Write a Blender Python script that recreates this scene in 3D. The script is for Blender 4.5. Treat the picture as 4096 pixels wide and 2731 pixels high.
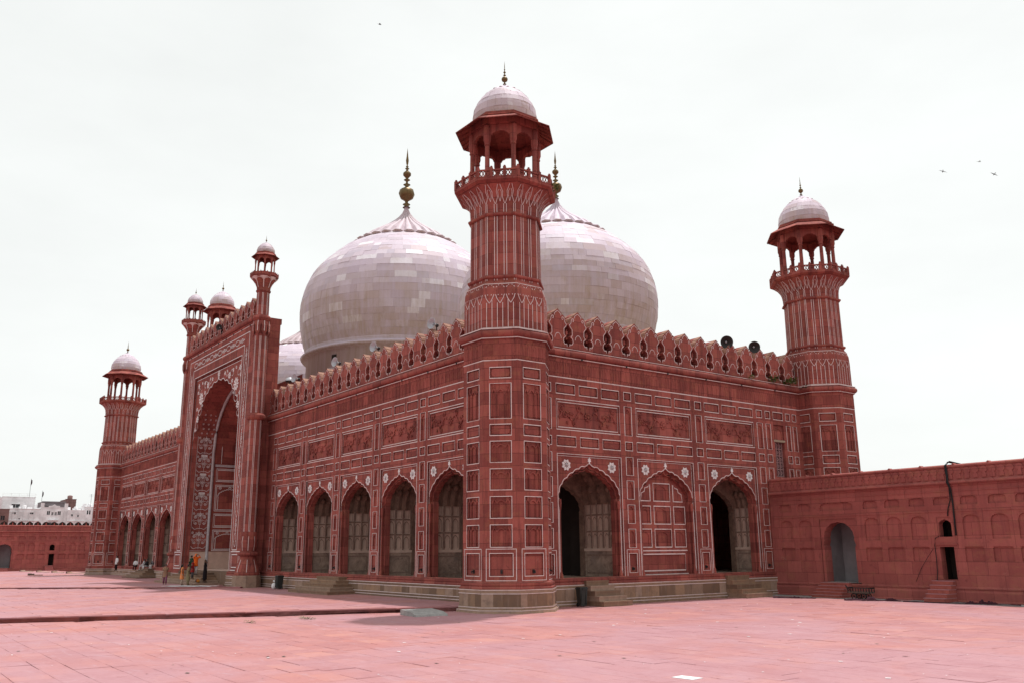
import bpy, bmesh, math, random
from mathutils import Vector, Matrix
from mathutils.geometry import tessellate_polygon
random.seed(7)
R = math.radians
for o in list(bpy.data.objects): bpy.data.objects.remove(o)
scene = bpy.context.scene
COL = scene.collection

# ---------------------------------------------------------------- camera
CAM = Vector((37.0816, -27.2317, 1.5523)); YAW, PITCH, ROLL = 0.640796, 0.232409, -0.008619
cd = bpy.data.cameras.new('camera'); cam = bpy.data.objects.new('camera', cd); COL.objects.link(cam)
fw = Vector((-math.cos(YAW)*math.cos(PITCH), math.sin(YAW)*math.cos(PITCH), math.sin(PITCH)))
rt = fw.cross(Vector((0, 0, 1))).normalized(); up = rt.cross(fw)
r2 = math.cos(ROLL)*rt + math.sin(ROLL)*up; u2 = -math.sin(ROLL)*rt + math.cos(ROLL)*up
cam.matrix_world = Matrix(((r2.x, u2.x, -fw.x, CAM.x), (r2.y, u2.y, -fw.y, CAM.y), (r2.z, u2.z, -fw.z, CAM.z), (0, 0, 0, 1)))
cd.sensor_width = 36; cd.lens = 3508.63/4096*36; cd.clip_end = 6000; cd.clip_start = .1
scene.camera = cam

# ---------------------------------------------------------------- sky, sun, exposure
SUN_EL = R(74); SUN_DIR = Vector((-.09, .27, 1)).normalized()       # towards the sun
az = math.atan2(SUN_DIR.x, SUN_DIR.y)
w = bpy.data.worlds.new('World'); scene.world = w; w.use_nodes = True
wt = w.node_tree; wt.nodes.clear()
sky = wt.nodes.new('ShaderNodeTexSky'); sky.sky_type = 'NISHITA'; sky.sun_disc = False
sky.sun_elevation = math.asin(SUN_DIR.z); sky.sun_rotation = az
sky.air_density = 1.0; sky.dust_density = 2.5; sky.ozone_density = 1.0; sky.altitude = 200
hs = wt.nodes.new('ShaderNodeHueSaturation'); hs.inputs['Saturation'].default_value = .12; hs.inputs['Value'].default_value = 1.0
tc = wt.nodes.new('ShaderNodeTexCoord'); mp = wt.nodes.new('ShaderNodeMapping'); mp.inputs['Scale'].default_value = (1.4, 1.4, 4)
cn = wt.nodes.new('ShaderNodeTexNoise'); cn.inputs['Scale'].default_value = 1.6; cn.inputs['Detail'].default_value = 7; cn.inputs['Roughness'].default_value = .55
cr = wt.nodes.new('ShaderNodeMapRange'); cr.inputs['From Min'].default_value = .35; cr.inputs['From Max'].default_value = .7
cr.inputs['To Min'].default_value = .94; cr.inputs['To Max'].default_value = 1.03
veil = wt.nodes.new('ShaderNodeMix'); veil.data_type = 'RGBA'; veil.inputs[0].default_value = .8; veil.inputs[7].default_value = (3.68, 3.79, 3.69, 1)   # thin even cloud veil
mx = wt.nodes.new('ShaderNodeMix'); mx.data_type = 'RGBA'; mx.blend_type = 'MULTIPLY'; mx.inputs[0].default_value = 1
bg = wt.nodes.new('ShaderNodeBackground'); bg.inputs['Strength'].default_value = .15
wo = wt.nodes.new('ShaderNodeOutputWorld')
L = wt.links.new
L(sky.outputs[0], hs.inputs['Color']); L(tc.outputs['Generated'], mp.inputs[0]); L(mp.outputs[0], cn.inputs['Vector']); L(cn.outputs['Fac'], cr.inputs['Value'])
L(hs.outputs[0], veil.inputs[6]); L(veil.outputs[2], mx.inputs[6]); L(cr.outputs[0], mx.inputs[7]); L(mx.outputs[2], bg.inputs['Color']); L(bg.outputs[0], wo.inputs[0])
sl = bpy.data.lights.new('sun', 'SUN'); sl.energy = 2.15; sl.angle = R(1.6); sl.color = (1, .94, .92)
so = bpy.data.objects.new('sun', sl); COL.objects.link(so)
so.rotation_euler = SUN_DIR.to_track_quat('Z', 'Y').to_euler(); so.location = (0, 0, 80)
vs = scene.view_settings; vs.view_transform = 'Standard'; vs.look = 'None'; vs.exposure = 0.74; vs.gamma = 1; vs.use_curve_mapping = False

# ---------------------------------------------------------------- mesh helpers
C22 = math.cos(math.pi/8); T22 = math.tan(math.pi/8)
class G:
    def __init__(s): s.v = []; s.f = []; s.mi = []; s.sm = []; s.tn = []
    def add(s, vs, fs, m=0, sm=False, tone=0.):
        o = len(s.v); s.v += [tuple(v) for v in vs]
        for f in fs: s.f.append([i+o for i in f]); s.mi.append(m); s.sm.append(sm); s.tn.append(tone)
        return s
    def box(s, x0, x1, y0, y1, z0, z1, m=0, tone=0., skip=''):
        vs = [(x, y, z) for x in (x0, x1) for y in (y0, y1) for z in (z0, z1)]
        fs = {'l': (0, 1, 3, 2), 'r': (4, 6, 7, 5), 'f': (0, 4, 5, 1), 'b': (2, 3, 7, 6), 'd': (0, 2, 6, 4), 'u': (1, 5, 7, 3)}
        return s.add(vs, [f for k, f in fs.items() if k not in skip], m, False, tone)
    def prism(s, pts, y0, y1, m=0, holes=(), ms=None, back=False, sides=True):
        ms = m if ms is None else ms
        loops = [list(pts)]+[list(h) for h in holes]
        tri = tessellate_polygon([[Vector((x, z, 0)) for x, z in l] for l in loops])
        fl = [p for l in loops for p in l]
        s.add([(x, y0, z) for x, z in fl], [tuple(t) for t in tri], m)
        if back: s.add([(x, y1, z) for x, z in fl], [tuple(t) for t in tri], m)
        if sides:
            for l in loops:
                n = len(l); s.add([(x, y0, z) for x, z in l]+[(x, y1, z) for x, z in l], [(i, (i+1) % n, (i+1) % n+n, i+n) for i in range(n)], ms)
        return s
    def rib(s, P, wd, nf, m=0, closed=False, th=0.):
        # ribbon along 3-D points; nf = outward normal or function(i)
        n = len(P); P = [Vector(p) for p in P]; Lf = []; Rt = []; nn = []
        for i in range(n):
            a = P[(i-1) % n] if (closed or i > 0) else P[i]; b = P[(i+1) % n] if (closed or i < n-1) else P[i]
            t = (b-a); t = t.normalized() if t.length > 1e-9 else Vector((1, 0, 0))
            nv = Vector(nf(i)) if callable(nf) else Vector(nf); q = nv.cross(t).normalized()
            k = 1.
            if (closed or 0 < i < n-1):
                d1 = (P[i]-a); d2 = (b-P[i])
                if d1.length > 1e-6 and d2.length > 1e-6: k = min(1.6, 1/max(.3, math.sqrt(max(0., (1+d1.normalized().dot(d2.normalized()))/2))))
            Lf.append(P[i]+q*wd/2*k); Rt.append(P[i]-q*wd/2*k); nn.append(nv)
        e = range(n if closed else n-1)
        s.add(Lf+Rt, [(i, (i+1) % n, (i+1) % n+n, i+n) for i in e], m)
        if th:
            for E in (Lf, Rt): s.add(E+[E[i]-nn[i]*th for i in range(n)], [(i, (i+1) % n, (i+1) % n+n, i+n) for i in e], m)
        return s
    def r2(s, pts, wd, y, m=0, closed=False, th=0.): return s.rib([(x, y, z) for x, z in pts], wd, (0, -1, 0), m, closed, th)
    def rect(s, x0, x1, z0, z1, wd, y, m=0): return s.r2([(x0, z0), (x1, z0), (x1, z1), (x0, z1)], wd, y, m, True)
    def lathe(s, prof, n=16, c=(0, 0), m=0, sm=True, rot=0., tone=0., sc=(1, 1)):
        vs = []; k = len(prof)
        for r, z in prof:
            for i in range(n):
                a = rot+2*math.pi*i/n; vs.append((c[0]+sc[0]*r*math.cos(a), c[1]+sc[1]*r*math.sin(a), z))
        fs = [(j*n+i, j*n+(i+1) % n, (j+1)*n+(i+1) % n, (j+1)*n+i) for j in range(k-1) for i in range(n)]
        return s.add(vs, fs, m, sm, tone)
    def octo(s, prof, c=(0, 0), m=0): return s.lathe([(a/C22, z) for a, z in prof], 8, c, m, False, math.pi/8)
    def tube(s, pts, r, n=6, m=0, sm=True, cap=True):
        pts = [Vector(p) for p in pts]; k = len(pts); rr = r if isinstance(r, (list, tuple)) else [r]*k; vs = []; ref = Vector((0, 0, 1))
        for i, p in enumerate(pts):
            t = (pts[min(i+1, k-1)]-pts[max(i-1, 0)]).normalized()
            a = t.cross(ref if abs(t.z) < .95 else Vector((1, 0, 0))).normalized(); b = t.cross(a)
            for j in range(n):
                q = 2*math.pi*j/n; vs.append(p+(a*math.cos(q)+b*math.sin(q))*rr[i])
        fs = [(i*n+j, i*n+(j+1) % n, (i+1)*n+(j+1) % n, (i+1)*n+j) for i in range(k-1) for j in range(n)]
        if cap: fs += [tuple(range(n)), tuple(range((k-1)*n, k*n))]
        return s.add(vs, fs, m, sm)
    def ball(s, c, r, n=8, m=0, sc=(1, 1, 1)):
        k = max(4, n//2+1); pr = [(max(1e-4, r*math.sin(math.pi*i/k)), -r*math.cos(math.pi*i/k)) for i in range(k+1)]
        g = G().lathe(pr, n); s.add([(c[0]+x*sc[0], c[1]+y*sc[1], c[2]+z*sc[2]) for x, y, z in g.v], g.f, m, True); return s
    def merge(s, g, M=None, m=None):
        vs = [tuple(M @ Vector(v)) for v in g.v] if M else g.v
        o = len(s.v); s.v += vs; s.f += [[i+o for i in f] for f in g.f]; s.mi += (g.mi if m is None else [m]*len(g.f)); s.sm += g.sm; s.tn += g.tn; return s
    def mesh(s, name, mats):
        me = bpy.data.meshes.new(name); me.from_pydata(s.v, [], s.f)
        me.polygons.foreach_set('material_index', s.mi); me.polygons.foreach_set('use_smooth', s.sm)
        if any(s.tn): a = me.attributes.new('tone', 'FLOAT', 'FACE'); a.data.foreach_set('value', s.tn)
        for m in (mats if isinstance(mats, (list, tuple)) else [mats]): me.materials.append(MAT[m])
        me.update(); return me
    def obj(s, name, mats, parent=None, loc=(0, 0, 0), rz=0., **kw): return O(name, s.mesh(name, mats), parent, loc, rz, **kw)
def O(name, me, parent=None, loc=(0, 0, 0), rz=0., rot=None, label=None, cat=None, group=None, kind=None):
    o = bpy.data.objects.new(name, me); COL.objects.link(o); o.location = loc
    o.rotation_euler = rot if rot else (0, 0, rz)
    if parent: o.parent = parent
    if label: o['label'] = label
    if cat: o['category'] = cat
    if group: o['group'] = group
    if kind: o['kind'] = kind
    return o
def copy_tree(o, parent=None):
    c = o.copy(); COL.objects.link(c); c.parent = parent
    for ch in o.children: copy_tree(ch, c)
    return c
def arc(cx, cz, r, a0, a1, n=10, rz=None): return [(cx+r*math.cos(R(a0+(a1-a0)*i/n)), cz+(rz or r)*math.sin(R(a0+(a1-a0)*i/n))) for i in range(n+1)]
def spiral(cx, cz, r0, r1, a0, a1, n=14): return [(cx+(r0+(r1-r0)*i/n)*math.cos(R(a0+(a1-a0)*i/n)), cz+(r0+(r1-r0)*i/n)*math.sin(R(a0+(a1-a0)*i/n))) for i in range(n+1)]

# ---------------------------------------------------------------- materials
MAT = {}
class NT:
    def __init__(s, name, rough=.85, spec=.3):
        m = bpy.data.materials.new(name); m.use_nodes = True; s.t = m.node_tree; s.t.nodes.clear(); MAT[name] = m
        s.b = s.n('ShaderNodeBsdfPrincipled'); s.o = s.n('ShaderNodeOutputMaterial'); s.l(s.b.outputs[0], s.o.inputs[0])
        s.b.inputs['Roughness'].default_value = rough; s.b.inputs['Specular IOR Level'].default_value = spec
    def n(s, ty, **kw):
        nd = s.t.nodes.new(ty)
        for k, v in kw.items():
            if k in nd.inputs: s.put(nd.inputs[k], v)
            elif hasattr(nd, k): setattr(nd, k, v)
            else: s.put(nd.inputs[k.replace('_', ' ')], v)
        return nd
    def put(s, sock, v):
        if isinstance(v, bpy.types.NodeSocket): s.t.links.new(v, sock)
        else: sock.default_value = (v+(1,) if isinstance(v, tuple) and len(v) == 3 and sock.type == 'RGBA' else v)
    def l(s, a, b): s.t.links.new(a, b)
    def pos(s): return s.n('ShaderNodeNewGeometry').outputs['Position']
    def scale(s, v, sc): return s.n('ShaderNodeVectorMath', operation='MULTIPLY', **{'0': None}) if 0 else s._vm(v, sc)
    def _vm(s, v, sc):
        nd = s.t.nodes.new('ShaderNodeVectorMath'); nd.operation = 'MULTIPLY'; s.put(nd.inputs[0], v); nd.inputs[1].default_value = sc; return nd.outputs[0]
    def noise(s, v, scale, detail=4, rough=.6, dist=0.): return s.n('ShaderNodeTexNoise', Vector=v, Scale=scale, Detail=detail, Roughness=rough, Distortion=dist).outputs['Fac']
    def ramp(s, v, a, b, c=0., d=1.):
        nd = s.n('ShaderNodeMapRange', Value=v); nd.inputs[1].default_value = a; nd.inputs[2].default_value = b; nd.inputs[3].default_value = c; nd.inputs[4].default_value = d; return nd.outputs[0]
    def math(s, op, a, b=0.):
        nd = s.t.nodes.new('ShaderNodeMath'); nd.operation = op; s.put(nd.inputs[0], a); s.put(nd.inputs[1], b); return nd.outputs[0]
    def mix(s, f, a, b, mode='MIX'):
        nd = s.t.nodes.new('ShaderNodeMix'); nd.data_type = 'RGBA'; nd.blend_type = mode; s.put(nd.inputs[0], f); s.put(nd.inputs[6], a); s.put(nd.inputs[7], b); return nd.outputs[2]
    def color(s, c): s.put(s.b.inputs['Base Color'], c)
    def bump(s, h, st=.3, d=.02): s.l(s.n('ShaderNodeBump', Height=h, Strength=st, Distance=d).outputs[0], s.b.inputs['Normal'])
    def rnd(s):
        a = s.n('ShaderNodeAttribute', attribute_name='tone').outputs['Fac']; o = s.n('ShaderNodeObjectInfo').outputs['Random']
        return s.math('FRACT', s.math('ADD', a, o))
def sandstone(name, c1, c2, bw=1.15, bh=.62, pale=.5, streak=.45):
    k = NT(name, .88, .25); p = k.pos(); sx = k.n('ShaderNodeSeparateXYZ', Vector=p)
    u = k.math('ADD', sx.outputs[0], sx.outputs[1]); v = k.n('ShaderNodeCombineXYZ', X=u, Y=sx.outputs[2]).outputs[0]
    def brick(a, b, mo, bias):
        br = k.n('ShaderNodeTexBrick', Vector=v, Color1=a, Color2=b, Mortar=mo, Scale=1.)
        br.inputs['Mortar Size'].default_value = .011; br.inputs['Brick Width'].default_value = bw; br.inputs['Row Height'].default_value = bh; br.inputs['Bias'].default_value = bias
        br.offset = .5; br.offset_frequency = 2; br.squash = .7; br.squash_frequency = 3; return br
    br = brick(c1, c2, tuple(x*.5 for x in c2), 0.); rare = brick((0, 0, 0), (1, 1, 1), (0, 0, 0), -.55)
    n1 = k.noise(p, .45, 6, .65); n2 = k.noise(k._vm(p, (3.2, 3.2, .2)), 1, 6, .7); n3 = k.noise(p, 2.1, 8, .75, .6); n4 = k.noise(p, 34, 4, .7); n5 = k.noise(k._vm(p, (1.2, 1.2, 2.2)), 1.1, 6, .7)
    col = k.mix(k.ramp(rare.outputs['Color'], .45, .9, 0, .5), br.outputs['Color'], (c1[0]*1.12, c1[1]*1.75, c1[2]*1.6))
    col = k.mix(k.ramp(n1, .42, .7, 0, .5), col, (c2[0]*.66, c2[1]*.68, c2[2]*.72))
    col = k.mix(k.ramp(n5, .5, .66, 0, .45), col, (c1[0]*.82, c1[1]*1.15, c1[2]*.8))
    col = k.mix(k.ramp(n2, .5, .66, 0, streak), col, (c2[0]*.42, c2[1]*.5, c2[2]*.58))
    col = k.mix(k.ramp(n3, .62, .74, 0, pale), col, (c1[0]*1.1, c1[1]*1.9, c1[2]*1.8))
    col = k.mix(k.ramp(n3, .42, .3, 0, .7), col, (c2[0]*.5, c2[1]*.5, c2[2]*.55))
    col = k.mix(k.ramp(n4, .3, .75, 0, .35), col, tuple(x*.65 for x in c1))
    k.color(col); k.bump(k.math('ADD', k.math('MULTIPLY', n4, .5), k.math('ADD', n3, k.math('MULTIPLY', br.outputs['Fac'], -.8))), .45, .025)
sandstone('sandstone', (.405, .114, .092), (.20, .049, .042), streak=.7)
sandstone('wall_sandstone', (.43, .13, .112), (.30, .083, .074), 1.5, .7, .35, .35)
def plain(name, c, rough=.8, spec=.3, var=.25, sc=6., metal=0.):
    k = NT(name, rough, spec); n = k.noise(k.pos(), sc, 5, .65)
    k.color(k.mix(k.ramp(n, .3, .75), tuple(x*(1+var*.5) for x in c), tuple(x*(1-var) for x in c))); k.b.inputs['Metallic'].default_value = metal; k.bump(n, .15, .01)
def inlaymat():
    k = NT('inlay', .65, .3); p = k.pos(); n = k.noise(p, 1.7, 6, .7); n2 = k.noise(p, 14, 4, .7)
    c = k.mix(k.ramp(n, .5, .74, 0, .75), (.68, .56, .545), (.38, .18, .16)); k.color(k.mix(k.ramp(n2, .5, .8, 0, .5), c, (.5, .36, .34)))
inlaymat()
plain('flower_marble', (.74, .70, .70), .6, .3, .25, 12)
plain('grey_marble', (.45, .42, .43), .6, .3, .35, 5)
def marble():
    k = NT('dome_marble', .6, .3); p = k.pos(); r = k.rnd(); f = lambda m: k.math('FRACT', k.math('MULTIPLY', r, m))
    c = k.mix(r, (.525, .44, .515), (.63, .545, .615)); c = k.mix(k.ramp(f(13.7), .84, .95, 0, .85), c, (.80, .77, .81)); c = k.mix(k.ramp(f(29.3), .78, .95, 0, .6), c, (.46, .355, .345)); c = k.mix(k.ramp(f(53.1), .72, .95, 0, .6), c, (.47, .425, .50))
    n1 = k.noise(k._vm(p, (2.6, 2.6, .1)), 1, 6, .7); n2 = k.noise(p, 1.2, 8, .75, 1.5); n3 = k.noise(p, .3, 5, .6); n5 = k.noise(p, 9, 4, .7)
    c = k.mix(k.ramp(n2, .5, .7, 0, .5), c, (.44, .365, .385)); c = k.mix(k.ramp(n2, .4, .27, 0, .5), c, (.72, .66, .69)); c = k.mix(k.ramp(n5, .55, .8, 0, .3), c, (.42, .33, .32))
    sz = k.n('ShaderNodeSeparateXYZ', Vector=k.n('ShaderNodeNewGeometry').outputs['Normal']).outputs[2]
    # brown weathering streaks; shade and red bounce of the bulb's underside painted in
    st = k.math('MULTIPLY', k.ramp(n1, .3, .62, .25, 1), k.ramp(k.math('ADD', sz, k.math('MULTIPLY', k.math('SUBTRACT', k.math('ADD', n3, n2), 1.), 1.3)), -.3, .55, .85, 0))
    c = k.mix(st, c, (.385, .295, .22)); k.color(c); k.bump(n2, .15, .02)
marble()
def brownstone():
    k = NT('plinth_stone', .85, .3); p = k.pos(); r = k.rnd()
    c = k.mix(r, (.33, .21, .135), (.17, .105, .07)); c = k.mix(k.ramp(k.math('FRACT', k.math('MULTIPLY', r, 7.3)), .7, .9), c, (.36, .25, .19))
    n = k.noise(p, 3, 7, .7); n2 = k.noise(k._vm(p, (4, 4, .4)), 1, 5, .6)
    c = k.mix(k.ramp(n, .45, .72, 0, .6), c, (.12, .085, .07)); c = k.mix(k.ramp(n2, .55, .75, 0, .5), c, (.33, .24, .19)); k.color(c); k.bump(n, .3, .02)
brownstone()
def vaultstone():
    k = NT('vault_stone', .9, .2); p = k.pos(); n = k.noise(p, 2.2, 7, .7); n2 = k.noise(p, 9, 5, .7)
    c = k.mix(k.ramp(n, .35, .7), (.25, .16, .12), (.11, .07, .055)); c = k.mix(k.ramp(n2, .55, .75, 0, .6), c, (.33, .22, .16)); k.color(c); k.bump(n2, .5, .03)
vaultstone()
plain('frame_stone', (.27, .185, .15), .85, .25, .35, 5)
def dadostone():
    k = NT('dado_stone', .85, .25); p = k.pos(); n = k.noise(p, 1.6, 8, .75, .8); n2 = k.noise(p, .7, 4, .6)
    c = k.mix(k.ramp(n, .38, .62), (.46, .335, .265), (.21, .15, .125)); c = k.mix(k.ramp(n2, .5, .65, 0, .5), c, (.32, .25, .22)); k.color(c); k.bump(n, .3, .02)
dadostone()
def tanstone():
    k = NT('tan_stone', .85, .3); p = k.pos(); n = k.noise(p, 1.3, 7, .7); n2 = k.noise(k._vm(p, (3, 3, .35)), 1, 5, .6)
    c = k.mix(k.ramp(n, .35, .7), (.66, .50, .415), (.50, .365, .30)); c = k.mix(k.ramp(n2, .6, .85, 0, .4), c, (.26, .18, .14)); k.color(c); k.bump(n, .3, .02)
tanstone()
def paving():
    k = NT('paving', .8, .3); p = k.pos(); r = k.rnd(); f = lambda m: k.math('FRACT', k.math('MULTIPLY', r, m))
    c = k.mix(r, (.435, .196, .183), (.375, .163, .158)); c = k.mix(k.ramp(f(9.1), .75, .97, 0, .5), c, (.43, .225, .235)); c = k.mix(k.ramp(f(23.7), .86, .98, 0, .45), c, (.40, .15, .13)); c = k.mix(k.ramp(f(41.3), .86, .98, 0, .4), c, (.50, .235, .18))
    q = k._vm(p, (1, 1, .1)); n0 = k.noise(q, .11, 5, .6, .8); n = k.noise(q, .4, 7, .7, .5); n2 = k.noise(p, 4, 8, .78); n3 = k.noise(p, 60, 3, .6); n4 = k.noise(k._vm(p, (.7, 2.4, .1)), 1.1, 7, .75, 1.)
    c = k.mix(k.ramp(n0, .42, .58, 0, .7), c, (.385, .215, .245)); c = k.mix(k.ramp(n, .5, .68, 0, .6), c, (.33, .15, .165)); c = k.mix(k.ramp(n, .42, .3, 0, .4), c, (.47, .22, .185))
    c = k.mix(k.ramp(n4, .55, .68, 0, .65), c, (.42, .265, .29)); c = k.mix(k.ramp(n2, .54, .72, 0, .6), c, (.27, .11, .115)); c = k.mix(k.ramp(n2, .40, .26, 0, .4), c, (.56, .34, .33)); c = k.mix(k.ramp(n4, .3, .2, 0, .6), c, (.6, .5, .5))
    k.color(c); k.bump(k.math('ADD', n2, k.math('MULTIPLY', n3, .3)), .4, .015)
paving()
plain('joint', (.27, .125, .12), .95, .1, .4, 4)
plain('ground_far', (.42, .19, .185), .9, .2, .3, .3)
plain('kerb_stone', (.36, .105, .085), .85, .25, .35, 2.5)
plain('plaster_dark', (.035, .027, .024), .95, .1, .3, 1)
plain('roof_plaster', (.34, .27, .2), .9, .2, .35, 1.5)
plain('cap_stone', (.34, .19, .14), .9, .2, .4, 3)
plain('brass', (.16, .105, .045), .45, .5, .5, 7, .75)
plain('dark_iron', (.035, .032, .032), .6, .4, .3, 9, .3)
plain('horn_grey', (.42, .43, .46), .45, .5, .15, 5, .2)
plain('bin_plastic', (.022, .03, .028), .5, .4, .3, 8)
plain('wood_grey', (.16, .12, .10), .85, .2, .5, 14)
plain('lattice_paint', (.30, .17, .17), .8, .2, .3, 9)
plain('concrete', (.33, .32, .31), .9, .2, .35, 6)
plain('white_cloth', (.72, .71, .72), .9, .2, .2, 9)
plain('dark_cloth', (.055, .022, .03), .95, .1, .5, 8)
plain('rubber', (.015, .015, .017), .7, .3, .2, 8)
plain('skin', (.24, .125, .08), .6, .3, .1, 9)
plain('hair', (.012, .01, .01), .5, .3, .1, 9)
for nm, c in dict(orange=(.9, .17, .03), peach=(.75, .27, .1), olive=(.22, .18, .10), white=(.70, .70, .71), cream=(.50, .42, .33), black=(.016, .013, .015), purple=(.26, .09, .16), mustard=(.45, .19, .03), green=(.03, .09, .05), red=(.35, .03, .03), grey=(.10, .10, .11), tan=(.33, .2, .13)).items():
    plain('cloth_'+nm, c, .9, .15, .25, 14)
def leafmat():
    k = NT('leaf', .6, .3); r = k.rnd(); k.color(k.mix(r, (.05, .10, .025), (.11, .16, .04)))
leafmat()
plain('building_white', (.82, .81, .82), .9, .2, .35, .35); plain('building_grey', (.27, .25, .26), .9, .2, .4, .4); plain('building_brick', (.22, .13, .12), .9, .2, .4, .5)
k = NT('window_glass', .15, .5); k.color((.02, .025, .03)); k = NT('shutter_green', .7, .3); k.color((.03, .10, .05))

# ================================================================ the mosque
ST, WH = 0, 1
mosque = O('mosque', None, None, (0, 0, 0), label='large red sandstone mosque with white marble domes, carved panels and octagonal corner minarets', cat='mosque')
NZ = -1.40      # near courtyard
AZ = -1.17      # raised terrace in front of the long facade
TW = (.22, -.11); XC = -42.33; TW_B = (.24, 27.8); TW_A = (-85.1, -.11)

HALF = [(1, 0), (.985, .2), (.9, .4), (.735, .57), (.545, .71), (.34, .82), (.17, .885)]
def cusp(ow, zs, za, b=.075, n=5, half=HALF):
    H = [(x*ow, zs+z*(za-zs)) for x, z in half]; r = []
    for i in range(len(H)-1):
        (x0, z0), (x1, z1) = H[i], H[i+1]; dx, dz = x1-x0, z1-z0; l = math.hypot(dx, dz); nx, nz = dz/l, -dx/l
        if nx*x0+nz*(z0-zs) < 0: nx, nz = -nx, -nz
        for j in range(n): t = j/n; q = b*ow/2.2*math.sin(math.pi*t); r.append((x0+dx*t+nx*q, z0+dz*t+nz*q))
    r.append(H[-1]); x, z = H[-1]; r += [(x*.45, z+(za-z)*.35), (0, za)]
    return [(-x, z) for x, z in r]+[(x, z) for x, z in r[-2::-1]]
def offs(pts, d):
    out = []
    for i in range(len(pts)):
        a = pts[max(i-1, 0)]; b = pts[min(i+1, len(pts)-1)]; dx, dz = b[0]-a[0], b[1]-a[1]; l = math.hypot(dx, dz) or 1
        out.append((pts[i][0]-dz/l*d, pts[i][1]+dx/l*d))
    return out
def grid_wall(g, s0, s1, z0, z1, holes, y=0., m=0):
    hs = [h for h in holes if h[1] > s0 and h[0] < s1]
    X = sorted({round(v, 4) for v in [s0, s1]+[min(max(c, s0), s1) for h in hs for c in h[:2]]}); Z = sorted({round(v, 4) for v in [z0, z1]+[min(max(c, z0), z1) for h in hs for c in h[2:]]})
    for i in range(len(X)-1):
        if X[i+1]-X[i] < 1e-3: continue
        run = None
        for j in range(len(Z)):
            solid = False
            if j < len(Z)-1:
                cx, cz = (X[i]+X[i+1])/2, (Z[j]+Z[j+1])/2; solid = not any(h[0] < cx < h[1] and h[2] < cz < h[3] for h in hs)
            if solid and run is None: run = Z[j]
            if not solid and run is not None: g.add([(X[i], y, run), (X[i+1], y, run), (X[i+1], y, Z[j]), (X[i], y, Z[j])], [(0, 1, 2, 3)], m); run = None
PC = {}
def petals(g, cx, cz, r, n, y, m, r0=.25, th=.02, rot=0.):
    for i in range(n):
        a = rot+2*math.pi*i/n; w_ = .8*math.pi/n
        P = [(r*r0*math.cos(a), r*r0*math.sin(a)), (r*.7*math.cos(a-w_), r*.7*math.sin(a-w_)), (r*.82*math.cos(a-w_*.75), r*.82*math.sin(a-w_*.75)), (r*math.cos(a), r*math.sin(a)), (r*.82*math.cos(a+w_*.75), r*.82*math.sin(a+w_*.75)), (r*.7*math.cos(a+w_), r*.7*math.sin(a+w_))]
        g.prism([(cx+x, cz+z) for x, z in P], y, y+th, m)
    g.prism([(cx+x, cz+z) for x, z in arc(0, 0, r*r0*.9, 0, 330, 11)], y-.015, y+th, m)
def vine(g, w, h, y, m):
    # carved scrollwork of a large panel
    rnd = random.Random(int(w*100)); cz = 0
    petals(g, 0, 0, min(w, h)*.2, 9, y-.01, m, .3, .05)
    for sg in (-1, 1):
        P = [(sg*w*(.08+.40*i/16), h*.2*math.sin(i/16*math.pi*3.0+.6)) for i in range(17)]; g.r2(P, .06, y, m, False, .06)
        for i, (fx, a) in enumerate(((.14, 60), (.22, -70), (.30, 70), (.37, -60), (.43, 40))):
            bx = sg*w*fx; bz = h*.2*math.sin((fx-.08)/.4*math.pi*3+.6); s2 = 1 if a > 0 else -1
            S = spiral(bx, bz+s2*h*.16, h*.15, h*.05, -90*s2, -90*s2+(300 if sg > 0 else -300)*s2, 12); g.r2(S, .05, y, m, False, .06)
            petals(g, bx, bz+s2*h*.16, h*.06, 5, y-.005, m, .3, .05)
            petals(g, bx+sg*w*.035, bz-s2*h*.2, h*.075, 4, y-.005, m, .2, .05, .4)
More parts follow.
